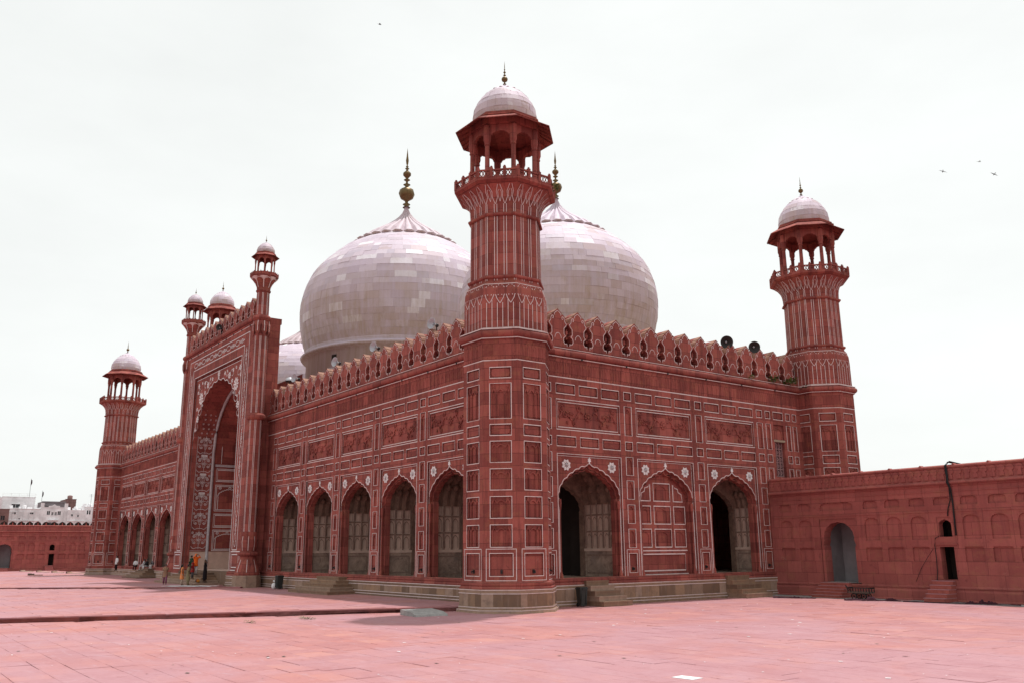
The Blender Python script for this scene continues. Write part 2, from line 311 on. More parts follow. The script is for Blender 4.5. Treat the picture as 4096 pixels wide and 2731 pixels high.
def panel_mesh(w, h, kind):
    key = (round(w, 3), round(h, 3), kind)
    if key in PC: return PC[key]
    g = G(); d = .11 if kind == 'big' else .085; a, b = w/2, h/2; m = ST
    x, z = a, b
    if kind == 'dado': x, z = a-.16, b-.2
    g.add([(-x, d, -z), (x, d, -z), (x, d, z), (-x, d, z)], [(0, 1, 2, 3)], m)
    g.add([(-x, 0, -z), (x, 0, -z), (x, 0, z), (-x, 0, z), (-x, d, -z), (x, d, -z), (x, d, z), (-x, d, z)], [(0, 1, 5, 4), (1, 2, 6, 5), (2, 3, 7, 6), (3, 0, 4, 7)], m)
    g.rect(-a, a, -b, b, .036, -.007, WH)
    if kind == 'dado': g.rect(-x, x, -z, z, .036, -.007, WH)
    if kind == 'box':
        e = min(.07, h*.14); c = [(-a+3*e, -b+e), (-a+2.4*e, -b+1.6*e), (-a+1.6*e, -b+1.4*e), (-a+1.4*e, -.5*e), (-a+.8*e, 0), (-a+1.4*e, .5*e), (-a+1.6*e, b-1.4*e), (-a+2.4*e, b-1.6*e), (-a+3*e, b-e)]
        g.prism(c[::-1]+[(-x_, z_) for x_, z_ in c], .025, d, m)
    if kind in ('niche', 'tall'):
        A = cusp(a*.62, b*.35 if kind == 'niche' else b*.55, b*.82, .09, 3); out = [(-a*.9, -b*.94), (A[0][0], -b*.94)]+A+[(A[-1][0], -b*.94), (a*.9, -b*.94), (a*.9, b*.93), (-a*.9, b*.93)]
        g.prism(out, .022, d, m)
        for sg in (-1, 1): g.box(sg*a*.76-.03, sg*a*.76+.03, .0, .03, -b*.9, b*.3, m)
    if kind == 'triple':
        for cx, w_ in ((-a*.62, a*.2), (0, a*.36), (a*.62, a*.2)):
            A = [(cx+q, z_) for q, z_ in cusp(w_, b*.3, b*.7, .09, 3)]; g.r2([(A[0][0], -b*.9)]+A+[(A[-1][0], -b*.9)], .05, .015, m, False, .045)
        for sg in (-1, 1): petals(g, sg*a*.62, b*.82, .08, 6, .02, m, .3, .04)
    if kind == 'big':
        g.rect(-a+.14, a-.14, -b+.14, b-.14, .036, .03, WH)
        for q, yy in ((.07, .02), (.1, .035)): g.rect(-a+q, a-q, -b+q, b-q, .06, yy, m)
        vine(g, w-.3, h-.3, .055, m)
    if kind == 'dado': g.box(-.05, .05, .02, d, -z+.12, -z+.3, 2); g.box(-.03, .03, -.07, .02, -z+.2, -z+.26, 2); g.box(-.02, .02, -.09, -.06, -z+.13, -z+.25, 2)
    PC[key] = g.mesh('panel', ['sandstone', 'inlay', 'dark_iron']); return PC[key]
def put_panel(par, kind, s, z, w, h): O('panel', panel_mesh(w, h, kind), par, (s, 0, z))
# ---- arched bay pieces
def spandrel(hb, ow, zt=6.66, zs=4.2, za=6.2):
    g = G(); A = cusp(ow, zs, za)
    out = [(-hb, -.0), (-ow, -.0)]+A+[(ow, -.0), (hb, -.0), (hb, zt), (-hb, zt)]
    g.prism(out, .09, .5, ST)
    B = offs(A, .05); g.r2(B, .045, .08, WH); g.r2(offs(A, -.14)[1:-1], .05, .3, ST, False, .02)
    A2 = cusp(ow-.17, zs, za-.24); o2 = [(-ow-.01, 0), (-ow+.17, 0)]+A2+[(ow-.17, 0), (ow+.01, 0)]+[(ow+.01, zs)]+[(x, z) for x, z in A[::-1][1:-1]]+[(-ow-.01, zs)]
    g.prism(o2, .3, .62, ST)
    for sg in (-1, 1):
        g.r2([(sg*(hb-.1), 0), (sg*(hb-.1), zt-.1)], .035, .08, WH); g.r2([(sg*(ow+.05), .35), (sg*(ow+.05), zs)], .035, .08, WH)
        g.lathe([(.11, 0), (.13, .1), (.09, .3), (.06, .4), (.055, 3.5), (.08, 3.7), (.11, 3.95), (.09, 4.2)], 8, (sg*(ow-.02), .12), ST)
    g.r2([(-hb+.1, zt-.1), (hb-.1, zt-.1)], .035, .08, WH)
    g.r2([(-hb, 0), (-hb, zt), (hb, zt), (hb, 0)], .038, -.007, WH)
    for q, yy in ((.03, .02), (.06, .05)): g.r2([(-hb+q, 0), (-hb+q, zt-q), (hb-q, zt-q), (hb-q, 0)], .05, yy, ST)
    return g.mesh('arch_surround', ['sandstone', 'inlay'])
def rosette_mesh():
    g = G(); petals(g, 0, 0, .33, 8, 0, 0, .3, .05, math.pi/8); g.lathe([(.001, -.07), (.05, -.06), (.08, -.02), (.085, .03)], 10, (0, 0), 1); 
    for i in range(8): a = 2*math.pi*i/8; petals(g, .19*math.cos(a), .19*math.sin(a), .075, 3, -.005, 0, .3, .03, a)
    q = G(); n = len(G().v)
    return g
def fix_boss(g):                     # the lathe boss is turned to face outwards
    for i, m in enumerate(g.mi):
        if m == 1:
            for k_ in g.f[i]:
                pass
    ids = {k_ for i, m in enumerate(g.mi) if m == 1 for k_ in g.f[i]}
    for k_ in ids: x, y, z = g.v[k_]; g.v[k_] = (x, z, y)
    return g
ROS = fix_boss(rosette_mesh()).mesh('rosette', ['flower_marble', 'grey_marble'])
def finflower():
    g = G(); g.prism([(-.03, -.02), (.03, -.02), (.04, .1), (.13, .13), (.08, .2), (.1, .28), (.04, .27), (0, .42), (-.04, .27), (-.1, .28), (-.08, .2), (-.13, .13), (-.04, .1)], 0, .04, 0); return g.mesh('finial_flower', 'flower_marble')
FIN = finflower()
def porch(ow, depth, zs=4.2, za=6.2):
    # the panelled jambs and the net vault behind an arch
    g = G(); x = ow+.12; y0, y1 = .5, depth; n = 26
    g.add([(-x-.4, y0, 0), (x+.4, y0, 0), (x+.4, y1, 0), (-x-.4, y1, 0)], [(0, 1, 2, 3)], 1)
    k_ = 5 if depth > 3 else 3; cw = (y1-y0-.16)/k_; cells = [(y0+.08+cw*(i+.5), z) for i in range(k_) for z in (1.66, 2.62, 3.58)]
    q = G(); hl = [(c-cw*.36, c+cw*.36, z, z+.82) for c, z in cells]; grid_wall(q, y0, y1, 0, 4.5, hl)
    for (c, z), (a, b, z0, z1) in zip(cells, hl):
        d = .06; q.add([(a, d, z0), (b, d, z0), (b, d, z1), (a, d, z1)], [(0, 1, 2, 3)], 0); q.add([(a, 0, z0), (b, 0, z0), (b, 0, z1), (a, 0, z1), (a, d, z0), (b, d, z0), (b, d, z1), (a, d, z1)], [(0, 1, 5, 4), (1, 2, 6, 5), (2, 3, 7, 6), (3, 0, 4, 7)], 0)
        A = [(c+u, v) for u, v in cusp(cw*.31, z+.48, z+.76, .12, 2)]; q.prism([(a, z+.45), (A[0][0], z+.45)]+A+[(A[-1][0], z+.45), (b, z+.45), (b, z1), (a, z1)], .012, d, 0); q.r2([(A[0][0], z+.02)]+A+[(A[-1][0], z+.02)], .04, .005, 3)
    for i in range(k_+1): yy = y0+.08+cw*i; q.box(yy-.045, yy+.045, -.07, .01, 1.58, 4.4, 3)
    for z in (2.55, 3.5): q.box(y0+.05, y1, -.05, .01, z-.045, z+.045, 3)
    q.box(y0+.05, y1, -.07, .01, 0, 1.42, 4); q.box(y0+.05, y1, -.13, .01, 1.42, 1.58, 0); q.rect(y0+.25, y1-.2, .2, 1.2, .06, -.1, 3)
    for sg in (-1, 1): w_ = G(); w_.merge(q); w_.v = [(sg*(x+d), yy, z) for yy, d, z in w_.v]; g.merge(w_)
    prof = lambda t, k_: (x*k_*math.cos(t), 4.3+(za+.35-4.3)*k_*(abs(math.sin(t))**.8))
    rows = 7; vs = []
    for j in range(rows+1):
        f = j/rows; y = y0+(y1-y0)*f
        for i in range(n+1):
            t = math.pi*i/n; b = .985-.05*abs(math.sin(i*math.pi/3.25))-.06*abs(math.sin(j*math.pi*.5))*(.4+.6*math.sin(t)); px, pz = prof(t, b)
            vs.append((px, y, max(pz, 4.1) if i not in (0, n) else 4.1))
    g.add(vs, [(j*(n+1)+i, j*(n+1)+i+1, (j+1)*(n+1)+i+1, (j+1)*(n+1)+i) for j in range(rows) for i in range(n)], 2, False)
    # honeycomb pendants of the vault
    for j in range(1, rows, 2):
        y = y0+(y1-y0)*j/rows
        for i in range(2, n-1, 3):
            px, pz = prof(math.pi*i/n, .93); g.ball((px, y, pz), .2, 8, 2, (1, .9, 1.2))
    A = cusp(ow, 3.7, 5.5); out = [(-x-.4, 0), (-ow, 0)]+A+[(ow, 0), (x+.4, 0), (x+.4, 7), (-x-.4, 7)]; g.prism(out, y1, y1+.4, 2)
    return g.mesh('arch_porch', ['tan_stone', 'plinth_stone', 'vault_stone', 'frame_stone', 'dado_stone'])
def blind_mesh(ow):
    g = G(); A = cusp(ow-.1, 4.2, 6.0); hl = []
    cw = [(-1.95, -.98), (-.7, .7), (.98, 1.95)]
    for x0, x1 in cw:
        for z0, z1 in ((1.62, 2.66), (2.96, 4.0)): hl.append((x0, x1, z0, z1))
    hl += [(-.7, .7, 4.3, 5.35), (-1.8, 1.8, .28, 1.22)]
    W = [(-ow-.05, -.0), (ow+.05, -.0), (ow+.05, 6.3), (-ow-.05, 6.3)]
    g.prism(W, .5, .55, ST, [[(a, c), (b, c), (b, d), (a, d)] for a, b, c, d in hl], sides=False)
    for a, b, c, d in hl:
        g.add([(a, .56, c), (b, .56, c), (b, .56, d), (a, .56, d)], [(0, 1, 2, 3)], ST)
        g.add([(a, .5, c), (b, .5, c), (b, .5, d), (a, .5, d), (a, .56, c), (b, .56, c), (b, .56, d), (a, .56, d)], [(0, 1, 5, 4), (1, 2, 6, 5), (2, 3, 7, 6), (3, 0, 4, 7)], ST)
        g.rect(a, b, c, d, .05, .492, WH)
        if b-a < 1.5:
            m_ = (a+b)/2; Q = [(m_+q, z) for q, z in cusp((b-a)*.3, c+.6, d-.12, .09, 3)]; g.r2([(Q[0][0], c+.03)]+Q+[(Q[-1][0], c+.03)], .05, .52, ST, False, .04)
    g.r2([(-2.05, .06), (2.05, .06), (2.05, 1.42), (-2.05, 1.42)], .05, .492, WH, True)
    for sg in (-1, 1): g.r2([(sg*.98, 4.3), (sg*1.78, 4.3), (sg*1.7, 4.75), (sg*1.45, 4.85), (sg*1.4, 5.05), (sg*1.15, 5.12), (sg*.98, 5.3)], .05, .492, WH, True)
    return g.mesh('blind_panelling', ['sandstone', 'inlay'])
# ---- merlons
def merlon_mesh(P=1.468, H=2.25, th=.85):
    k_ = H/2.25; h = P/2
    half = [(h, 0), (h, .14), (h-.05, .16), (h-.06, .26), (h-.23, .27), (h-.315, .42), (h-.29, .58), (h-.17, .68), (h-.11, .72), (h-.16, .77), (h-.265, .85), (h-.265, 1.14), (h-.13, 1.29), (h-.045, 1.38), (h-.0, 1.42), (h, 1.47), (h-.1, 1.52), (h-.19, 1.58), (h-.2, 1.7), (h-.25, 1.85), (h-.36, 1.94), (h-.45, 1.96), (h-.48, 2.06), (h-.58, 2.12), (0, 2.27)]
    half = [(x, z*k_) for x, z in half]; out = half+[(-x, z) for x, z in half[-2::-1]]
    g = G(); g.prism(out, -.02, th, ST, ms=2, back=True)
    for i in range(len(g.mi)):                                                # coping seen on top only; hole sides stay red
        pass
    for sg in (-1, 1):
        g.r2([(sg*x, z*k_) for x, z in [(h-.1, .15), (h-.11, .28), (h-.27, .26), (h-.36, .42), (h-.34, .6), (h-.21, .72), (h-.31, .83), (h-.31, 1.16), (h-.17, 1.31), (h-.12, 1.42), (h-.24, 1.56), (h-.26, 1.7), (h-.33, 1.82), (h-.42, 1.82), (h-.45, 1.72), (h-.4, 1.66), (h-.36, 1.7)]], .036, -.03, WH)
        g.r2([(sg*x, z*k_) for x, z in [(0, 2.16), (h-.6, 2.05), (h-.53, 2.0), (h-.5, 1.93), (h-.54, 1.88)]], .036, -.03, WH)
        # pierced leaf that hangs in the gap
        g.prism([(sg*x, z*k_) for x, z in [(h, .78), (h-.03, .8), (h-.03, .88), (h-.1, .92), (h-.06, .98), (h-.11, 1.05), (h-.04, 1.06), (h, 1.2)]], .1, .2, ST)
        g.prism([(sg*x, z*k_) for x, z in [(h, .56), (h-.04, .6), (h-.02, .68), (h, .7)]], .1, .2, ST)
    g.r2([(x, z*k_) for x, z in arc(0, .5, .24, 10, 170, 8, .36)], .03, -.03, WH)
    g.box(-.5*h, .5*h, -.045, -.02, .05, .12, ST)
    return g.mesh('merlon', ['sandstone', 'inlay', 'sandstone'])
def cap_mesh(P, H, th=.85):     # weathered coping on the merlon's shoulders
    h = P/2; k_ = H/2.25; top = [(-h+.1, 1.52), (-h+.19, 1.58), (-h+.2, 1.7), (-h+.25, 1.85), (-h+.36, 1.94), (-h+.45, 1.96), (-h+.48, 2.06), (-h+.58, 2.12), (0, 2.27)]; top = top+[(-x, z) for x, z in top[-2::-1]]
    g = G(); g.add([(x, -.03, z*k_+.012) for x, z in top]+[(x, th+.35, z*k_-.02) for x, z in top], [(i, i+1, i+1+len(top), i+len(top)) for i in range(len(top)-1)], 0)
    return g
MER = {}
def parapet(par, s_list, P, H, z, th=.85):
    key = (P, H)
    if key not in MER:
        me = merlon_mesh(P, H, th); c = cap_mesh(P, H, th)
        bm = bmesh.new(); bm.from_mesh(me); me.materials[2] = MAT['cap_stone']
        cm = c.mesh('c', ['sandstone']); o = len(bm.faces); bm.from_mesh(cm); bm.faces.ensure_lookup_table()
        for f in bm.faces[o:]: f.material_index = 2
        for f in bm.faces[:o]:
            if f.material_index == 2: f.material_index = 0
        bm.to_mesh(me); bm.free(); MER[key] = me
    for s in s_list:
        o = O('merlon', MER[key], par, (s+random.uniform(-.008, .008), random.uniform(-.012, .012), z-random.uniform(0, .02)), rot=(random.uniform(-.008, .008), random.uniform(-.01, .01), 0)); o.scale = (1, 1, random.uniform(.985, 1.0))
    a, b = min(s_list)-P/2, max(s_list)+P/2; g = G(); g.box(a, b, th+.02, th+.3, z-.2, z+H*.62, 0); g.obj('merlon_backing', ['sandstone'], par)  # low wall added behind the merlons to keep their piercings dark
PETAL = None
def frieze_petal(w_=.42, h=.98):
    g = G(); a = w_*.45
    g.prism([(-a, 0), (-a*.2, -.0), (0, .1), (a*.2, 0), (a, 0), (a*.85, h*.5), (a, h*.72), (a*.6, h*.9), (0, h), (-a*.6, h*.9), (-a, h*.72), (-a*.85, h*.5)], -.022, .02, 0)
    g.r2([(-a*.5, .1), (-a*.45, h*.6), (0, h*.82), (a*.45, h*.6), (a*.5, .1)], .03, -.034, 0, False, .02)
    return g.mesh('carved_petal', ['sandstone'])
PETAL = frieze_petal()
def run_profile(g, s0, s1, prof, m=0, sm=False):
    # extrude a (y, z) profile along x
    n = len(prof); g.add([(s0, y, z) for y, z in prof]+[(s1, y, z) for y, z in prof], [(i, i+1, i+1+n, i+n) for i in range(n-1)], m, sm)
def roll(z0, z1, out, n=8): c = (z0+z1)/2; return [(-out*math.cos(R(-90+180*i/n)) if i not in (0, n) else 0, c+(z1-z0)/2*math.sin(R(-90+180*i/n))) for i in range(n+1)]
def cornice(par, s0, s1, z=12.03):
    g = G(); run_profile(g, s0, s1, [(0, z-.02), (-.1, z), (-.1, z+.06), (-.14, z+.08)], ST); run_profile(g, s0, s1, [(y-.14, q) for y, q in roll(z+.1, z+.46, .16)], ST, True)
    run_profile(g, s0, s1, [(-.14, z+.46), (-.2, z+.49), (-.2, z+.53), (-.05, z+.57), (.6, z+.575)], ST)
    g.add([(s0, -.108, z+.005), (s1, -.108, z+.005), (s1, -.108, z+.055), (s0, -.108, z+.055)], [(0, 1, 2, 3)], WH); g.add([(s0, -.207, z+.495), (s1, -.207, z+.495), (s1, -.207, z+.53), (s0, -.207, z+.53)], [(0, 1, 2, 3)], WH)
    n = int((s1-s0)/3.1)
    for i in range(1, n): s = s0+(s1-s0)*i/n+.2; g.box(s-.05, s+.05, -.14, -.09, z-.03, z+.09, 2)
    return g.obj('cornice', ['sandstone', 'inlay', 'dark_iron'], par)
def base_course(par, s0, s1, zg, name='plinth', skip=()):
    g = G(); prof = [(0, .06), (-.05, .02), (-.13, -.02), (-.13, -.12), (-.09, -.16), (-.17, -.24), (-.17, -.3)]
    run_profile(g, s0, s1, prof, ST); g.box(s0, s1, -.13, .1, zg-.3, -.3, 2)
    for z, y in ((-.335, -.175), (-.5, -.175), (zg+.27, -.19), (zg+.12, -.23)): g.add([(s0, y-.012, z-.02), (s1, y-.012, z-.02), (s1, y-.012, z+.02), (s0, y-.012, z+.02)], [(0, 1, 2, 3)], WH)
    g.box(s0, s1, -.175, -.1, -.47, -.3, 2); g.box(s0, s1, -.19, -.1, zg+.14, zg+.3, 2); g.box(s0, s1, -.23, -.1, zg-.1, zg+.14, 2)
    o = g.obj(name, ['sandstone', 'inlay', 'plinth_stone'], par); s = s0; rn = random.Random(int(s0*10))
    while s < s1-.05:
        e = min(s1, s+rn.uniform(.45, 1.05))
        if s1-e < .3: e = s1
        key = ('pl', round((e-s)*10), round(zg, 2))
        if key not in PC: q = G(); q.box(.0, round(e-s, 1)-.012, -.168, -.1, zg+.3, -.47, 0); PC[key] = q.mesh('plinth_block', ['plinth_stone'])
        O('plinth_block', PC[key], o, (s, -rn.uniform(0, .008), 0)); s = s+round(e-s, 1)
        if round(e-s, 1) < 0: break
    return o
def steps(par, name, s, w_, zg, n=4, going=.32, mat='plinth_stone', y0=-.18, ztop=-.12):
    # pyramid of three-sided steps; each tread is a stone slab
    h = (ztop-zg)/n; o = None
    for i in range(n):
        e = going*(n-1-i); g = G(); g.box(s-w_/2-e, s+w_/2+e, y0-.55-e, y0+.05, zg+h*i, zg+h*(i+1)-.012, 0); g.box(s-w_/2-e-.025, s+w_/2+e+.025, y0-.575-e, y0+.05, zg+h*(i+1)-.07, zg+h*(i+1), 0)
        if o is None: o = g.obj(name, [mat], par)
        else: g.obj('step', [mat], o)
    return o
# ---- facades
def facade(name, s0, s1, loc, rz, bays, hb, ow, piers, depth, zg, blind=(), extra=(), xholes=()):
    holes = list(xholes); pan = list(extra)
    for c in bays:
        w3 = (2*hb-.62)/3
        for i in (-1, 0, 1):
            for z in (10.28, 7.35): pan.append(('box', c+i*(w3+.31), z, w3, .56))
        pan.append(('big', c, 8.83, 2*hb, 1.68)); holes.append((c-hb, c+hb, 0, 6.66))
    for s in piers:
        pan += [('box', s, 10.3, .58, .5), ('tall', s, 8.83, .58, 1.72), ('box', s, 7.36, .58, .5)]
        for z0, z1 in ((5.68, 6.72), (4.32, 5.37), (2.95, 4.0), (1.6, 2.64)): pan.append(('niche', s, (z0+z1)/2, .56, z1-z0))
        pan.append(('dado', s, .76, .94, 1.46))
    for kind, s, z, w_, h in pan:
        a, b = w_/2, h/2
        if kind == 'dado': a, b = a-.16, b-.2
        holes.append((s-a, s+a, z-b, z+b))
    g = G(); grid_wall(g, s0, s1, 0, 12.05, holes); wall = g.obj(name, ['sandstone', 'inlay'], mosque, loc, rz)
    for p_ in pan: put_panel(wall, *p_)
    sp = spandrel(hb, ow); pos_ = {d_: porch(ow, d_) for d_ in set(depth if isinstance(depth, tuple) else (depth,))}
    for i, c in enumerate(bays):
        O('arch_surround', sp, wall, (c, 0, 0))
        if i in blind: O('blind_panelling', blind_mesh(ow), wall, (c, 0, 0))
        else: O('arch_porch', pos_[depth[i] if isinstance(depth, tuple) else depth], wall, (c, 0, 0))
        for sg in (-1, 1): O('rosette', ROS, wall, (c+sg*1.7, .05, 6.06))
        O('finial_flower', FIN, wall, (c, .05, 6.2))
    g = G()
    for z in (10.92,): g.add([(s0, -.012, z-.03), (s1, -.012, z-.03), (s1, -.012, z+.03), (s0, -.012, z+.03)], [(0, 1, 2, 3)], 0)
    g.obj('inlay_band', ['inlay'], wall)
    n = int((s1-s0)/.42); fz = G(); fz.box(s0, s1, -.02, .05, 10.96, 11.0, 0); fz.box(s0, s1, -.02, .05, 11.97, 12.02, 0); fo = fz.obj('frieze', ['sandstone'], wall)
    for i in range(n): O('carved_petal', PETAL, fo, (s0+(i+.5)*(s1-s0)/n, 0, 10.99))
    cornice(wall, s0, s1); base_course(wall, s0, s1, zg)
    return wall
PA = 5.82; A0 = -5.63
baysA = [A0-PA*i for i in range(5)]; piersA = [A0-PA*(i+.5) for i in range(4)]
fr = facade('front_facade', -33.4, -1.7, (0, 0, 0), 0, baysA, 2.3, 2.16, piersA+[-31.75], 2.35, AZ)
parapet(fr, [-4.88-1.468*i for i in range(-1, 20)], 1.468, 2.2, 12.58)
ML = 2*XC
baysL = [ML-c for c in baysA][::-1]; baysL = [-79.22+PA*i for i in range(5)]; piersL = [-79.22+PA*(i+.5) for i in range(4)]
fl = facade('front_facade', -83.2, -51.25, (0, 0, 0), 0, baysL, 2.3, 2.16, piersL+[-53.05], 2.35, -1.07)
parapet(fl, [-80.0+1.468*i for i in range(-1, 20)], 1.468, 2.2, 12.58)
ex = []
for s, w_ in ((22.0, .5), (24.2, .45), (24.93, .42)):
    ex += [('box', s, 10.3, w_, .5), ('tall', s, 8.83, w_, 1.72), ('box', s, 7.36, w_, .5), ('niche', s, 6.2, w_, 1.04)]
for z0, z1 in ((4.32, 5.37), (2.95, 4.0), (1.6, 2.64)): pass
ex += [('box', 23.12, 10.3, 1.05, .52)]
fs = facade('side_facade', 1.6, 26.2, (0, 0, 0), R(90), [5.82, 11.92, 18.02], 2.39, 2.2, [2.78, 8.89, 15.03, 21.1], (3.2, 3.2, 2.0), NZ, blind=(1,), extra=ex, xholes=[(22.58, 23.66, 6.15, 9.68)])
parapet(fs, [3.66+1.503*i for i in range(-1, 15)], 1.503, 2.25, 12.6)
# lattice window beside the far minaret
g = G(); g.prism([(22.58, 8.6), (23.66, 8.6), (23.66, 9.68), (22.58, 9.68)], .1, .2, ST, sides=False)
A = [(23.12+x, z) for x, z in cusp(.36, 9.05, 9.5, .1, 3)]; g.r2([(A[0][0], 8.65)]+A+[(A[-1][0], 8.65)], .05, .06, ST, False, .04)
g.add([(22.58, 0, 6.15), (22.58, .5, 6.15), (22.58, .5, 9.68), (22.58, 0, 9.68)], [(0, 1, 2, 3)], ST); g.add([(23.66, 0, 6.15), (23.66, .5, 6.15), (23.66, .5, 9.68), (23.66, 0, 9.68)], [(0, 1, 2, 3)], ST)
lw = g.obj('lattice_window', ['sandstone', 'inlay'], fs)
g = G(); g.box(22.62, 23.62, .3, .34, 6.2, 8.55, 1)
for i in range(4): g.box(22.62+.31*i, 22.69+.31*i, .2, .3, 6.2, 8.55, 0)
for i in range(6): g.box(22.62, 23.62, .21, .3, 6.2+.46*i, 6.27+.46*i, 0)
for i in range(3):
    for j in range(5): petals(g, 22.81+.31*i, 6.46+.46*j, .13, 4, .26, 0, .2, .03)
g.box(22.5, 23.72, -.02, .3, 8.52, 8.66, 2); g.obj('lattice', ['lattice_paint', 'plaster_dark', 'roof_plaster'], lw)
# rest of the hall body: rear walls, roof, dark interior
g = G(); g.box(-85, .1, 27.3, 27.8, NZ, 12.6, 0); g.box(-85.3, -84.9, .2, 27.8, NZ, 12.6, 0); g.obj('rear_wall', ['sandstone'], mosque)
g = G()
for x0, x1, y0 in ((-84.9, -51, .55), (-33.7, -.55, .55), (-51, -33.7, 4.4)): g.box(x0, x1, y0, 27.3, 12.2, 12.62, 0)
g.obj('roof', ['roof_plaster'], mosque)
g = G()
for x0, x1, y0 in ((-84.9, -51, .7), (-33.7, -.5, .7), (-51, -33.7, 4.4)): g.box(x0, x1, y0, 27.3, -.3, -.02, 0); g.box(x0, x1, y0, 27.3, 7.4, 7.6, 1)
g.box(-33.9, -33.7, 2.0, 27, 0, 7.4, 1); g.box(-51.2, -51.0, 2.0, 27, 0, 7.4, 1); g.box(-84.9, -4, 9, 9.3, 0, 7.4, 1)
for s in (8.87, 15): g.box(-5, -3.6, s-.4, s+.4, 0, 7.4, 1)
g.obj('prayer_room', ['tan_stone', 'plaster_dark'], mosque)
steps(fr, 'stone_steps', -19.5, 3.4, AZ, 5, .36)
steps(fl, 'stone_steps', -65.6, 3.4, AZ, 5, .36)
def side_steps(par, a, b, zg, n, going=.33):
    h = (-.12-zg)/n; o = None
    for i in range(n):
        y = -.2-.15-going*(n-1-i); e = .12*(n-1-i); g = G(); g.box(a, b+e, y, -.15, zg+h*i, zg+h*(i+1)-.01, 0); g.box(a-.015, b+e+.02, y-.02, -.15, zg+h*(i+1)-.07, zg+h*(i+1), 0)
        o = g.obj('stone_steps', ['plinth_stone'], par) if o is None else (g.obj('step', ['plinth_stone'], o) and o)
side_steps(fs, 5.0, 6.6, NZ, 5); side_steps(fs, 16.5, 18.5, NZ, 5)

# ---------------------------------------------------------------- entrance portal (pishtaq)
PY = -1.8; HW = 8.95; OW = 6.2; BZ = -1.1
def chain(g, p0, p1, m, y=-.01, w_=.42):
    # linked inlay motifs along a straight band
    (x0, z0), (x1, z1) = p0, p1; Ln = math.hypot(x1-x0, z1-z0); ux, uz = (x1-x0)/Ln, (z1-z0)/Ln; px, pz = -uz, ux
    n = max(1, round(Ln/2.35)); L_ = Ln/n; T = lambda a, b, k_: (x0+ux*(k_*L_+a*L_)+px*b*w_, z0+uz*(k_*L_+a*L_)+pz*b*w_)
    for k_ in range(n):
        for pts in ([(0, 0), (.05, .28), (.12, .5), (.36, .5), (.43, .28), (.48, 0), (.43, -.28), (.36, -.5), (.12, -.5), (.05, -.28)], [(.52, 0), (.57, .3), (.63, 0), (.57, -.3)], [(.94, 0), (.89, .3), (.83, 0), (.89, -.3)]):
            g.r2([T(a, b, k_) for a, b in pts], .05, y, m, True)
        g.r2([T(.73+.075*math.cos(q*math.pi/5), .42*math.sin(q*math.pi/5), k_) for q in range(10)], .05, y, m, True)
        g.r2([T(.48, 0, k_), (T(.52, 0, k_))], .07, y, m); g.r2([T(.94, 0, k_), T(1, 0, k_)], .07, y, m)
        for q in (-1, 1): g.r2([T(.12, q*.5, k_), T(.2, q*.62, k_), T(.24, q*.5, k_)], .04, y, m)
        petals(g, *T(.73, 0, k_), .09, 4, y, m, .2, .008)
def iwan_curve(ow, zs, za): return cusp(ow, zs, za, .075, 5, [(1, 0), (.99, .18), (.945, .34), (.865, .49), (.755, .62), (.62, .74), (.46, .84), (.29, .91), (.12, .955)])
g = G(); A = iwan_curve(OW, 11.2, 17.0); FZ = 18.0
holes = []
out = [(-HW, 0), (-OW-.28, 0), (-OW-.28, FZ), (OW+.28, FZ), (OW+.28, 0), (HW, 0), (HW, 20.45), (-HW, 20.45)]
g.prism(out, 0, 2.3, ST, back=True)
g.prism([(-OW-.28, 0), (-OW, 0)]+A+[(OW, 0), (OW+.28, 0), (OW+.28, FZ), (-OW-.28, FZ)], .22, .6, ST)
for q, yy in ((.06, .06), (.13, .13)): g.r2([(-OW-.28+q, 0), (-OW-.28+q, FZ-q), (OW+.28-q, FZ-q), (OW+.28-q, 0)], .08, yy, ST)
g.box(-HW, HW, 0, 2.3, 20.45, 20.5, ST)
po = g.obj('entrance_portal', ['sandstone', 'inlay'], mosque, (XC, PY, 0))
g = G()                                                   # white inlay of the portal front
g.r2(offs(A, .05), .06, .21, 0); g.r2([(-OW-.2, .0), (-OW-.2, FZ-.25), (OW+.2, FZ-.25), (OW+.2, 0)], .06, .21, 0)
g.r2([(-OW-.28, 0), (-OW-.28, FZ), (OW+.28, FZ), (OW+.28, 0)], .07, -.01, 0)
for h, zt in ((8.05, 19.75), (6.95, 18.8)): g.r2([(-h, 1.72), (-h, zt), (h, zt), (h, 1.72)], .07, -.01, 0)
for sg in (-1, 1): g.r2([(sg*6.95, 1.72), (sg*8.05, 1.72)], .07, -.01, 0); chain(g, (sg*7.5, 1.95), (sg*7.5, 18.5), 0); g.rect(min(sg*6.75, sg*8.75), max(sg*6.75, sg*8.75), .12, 1.58, .06, -.01, 0); g.rect(min(sg*7.0, sg*8.5), max(sg*7.0, sg*8.5), .35, 1.35, .06, -.01, 0)
chain(g, (-6.9, 19.27), (6.9, 19.27), 0)
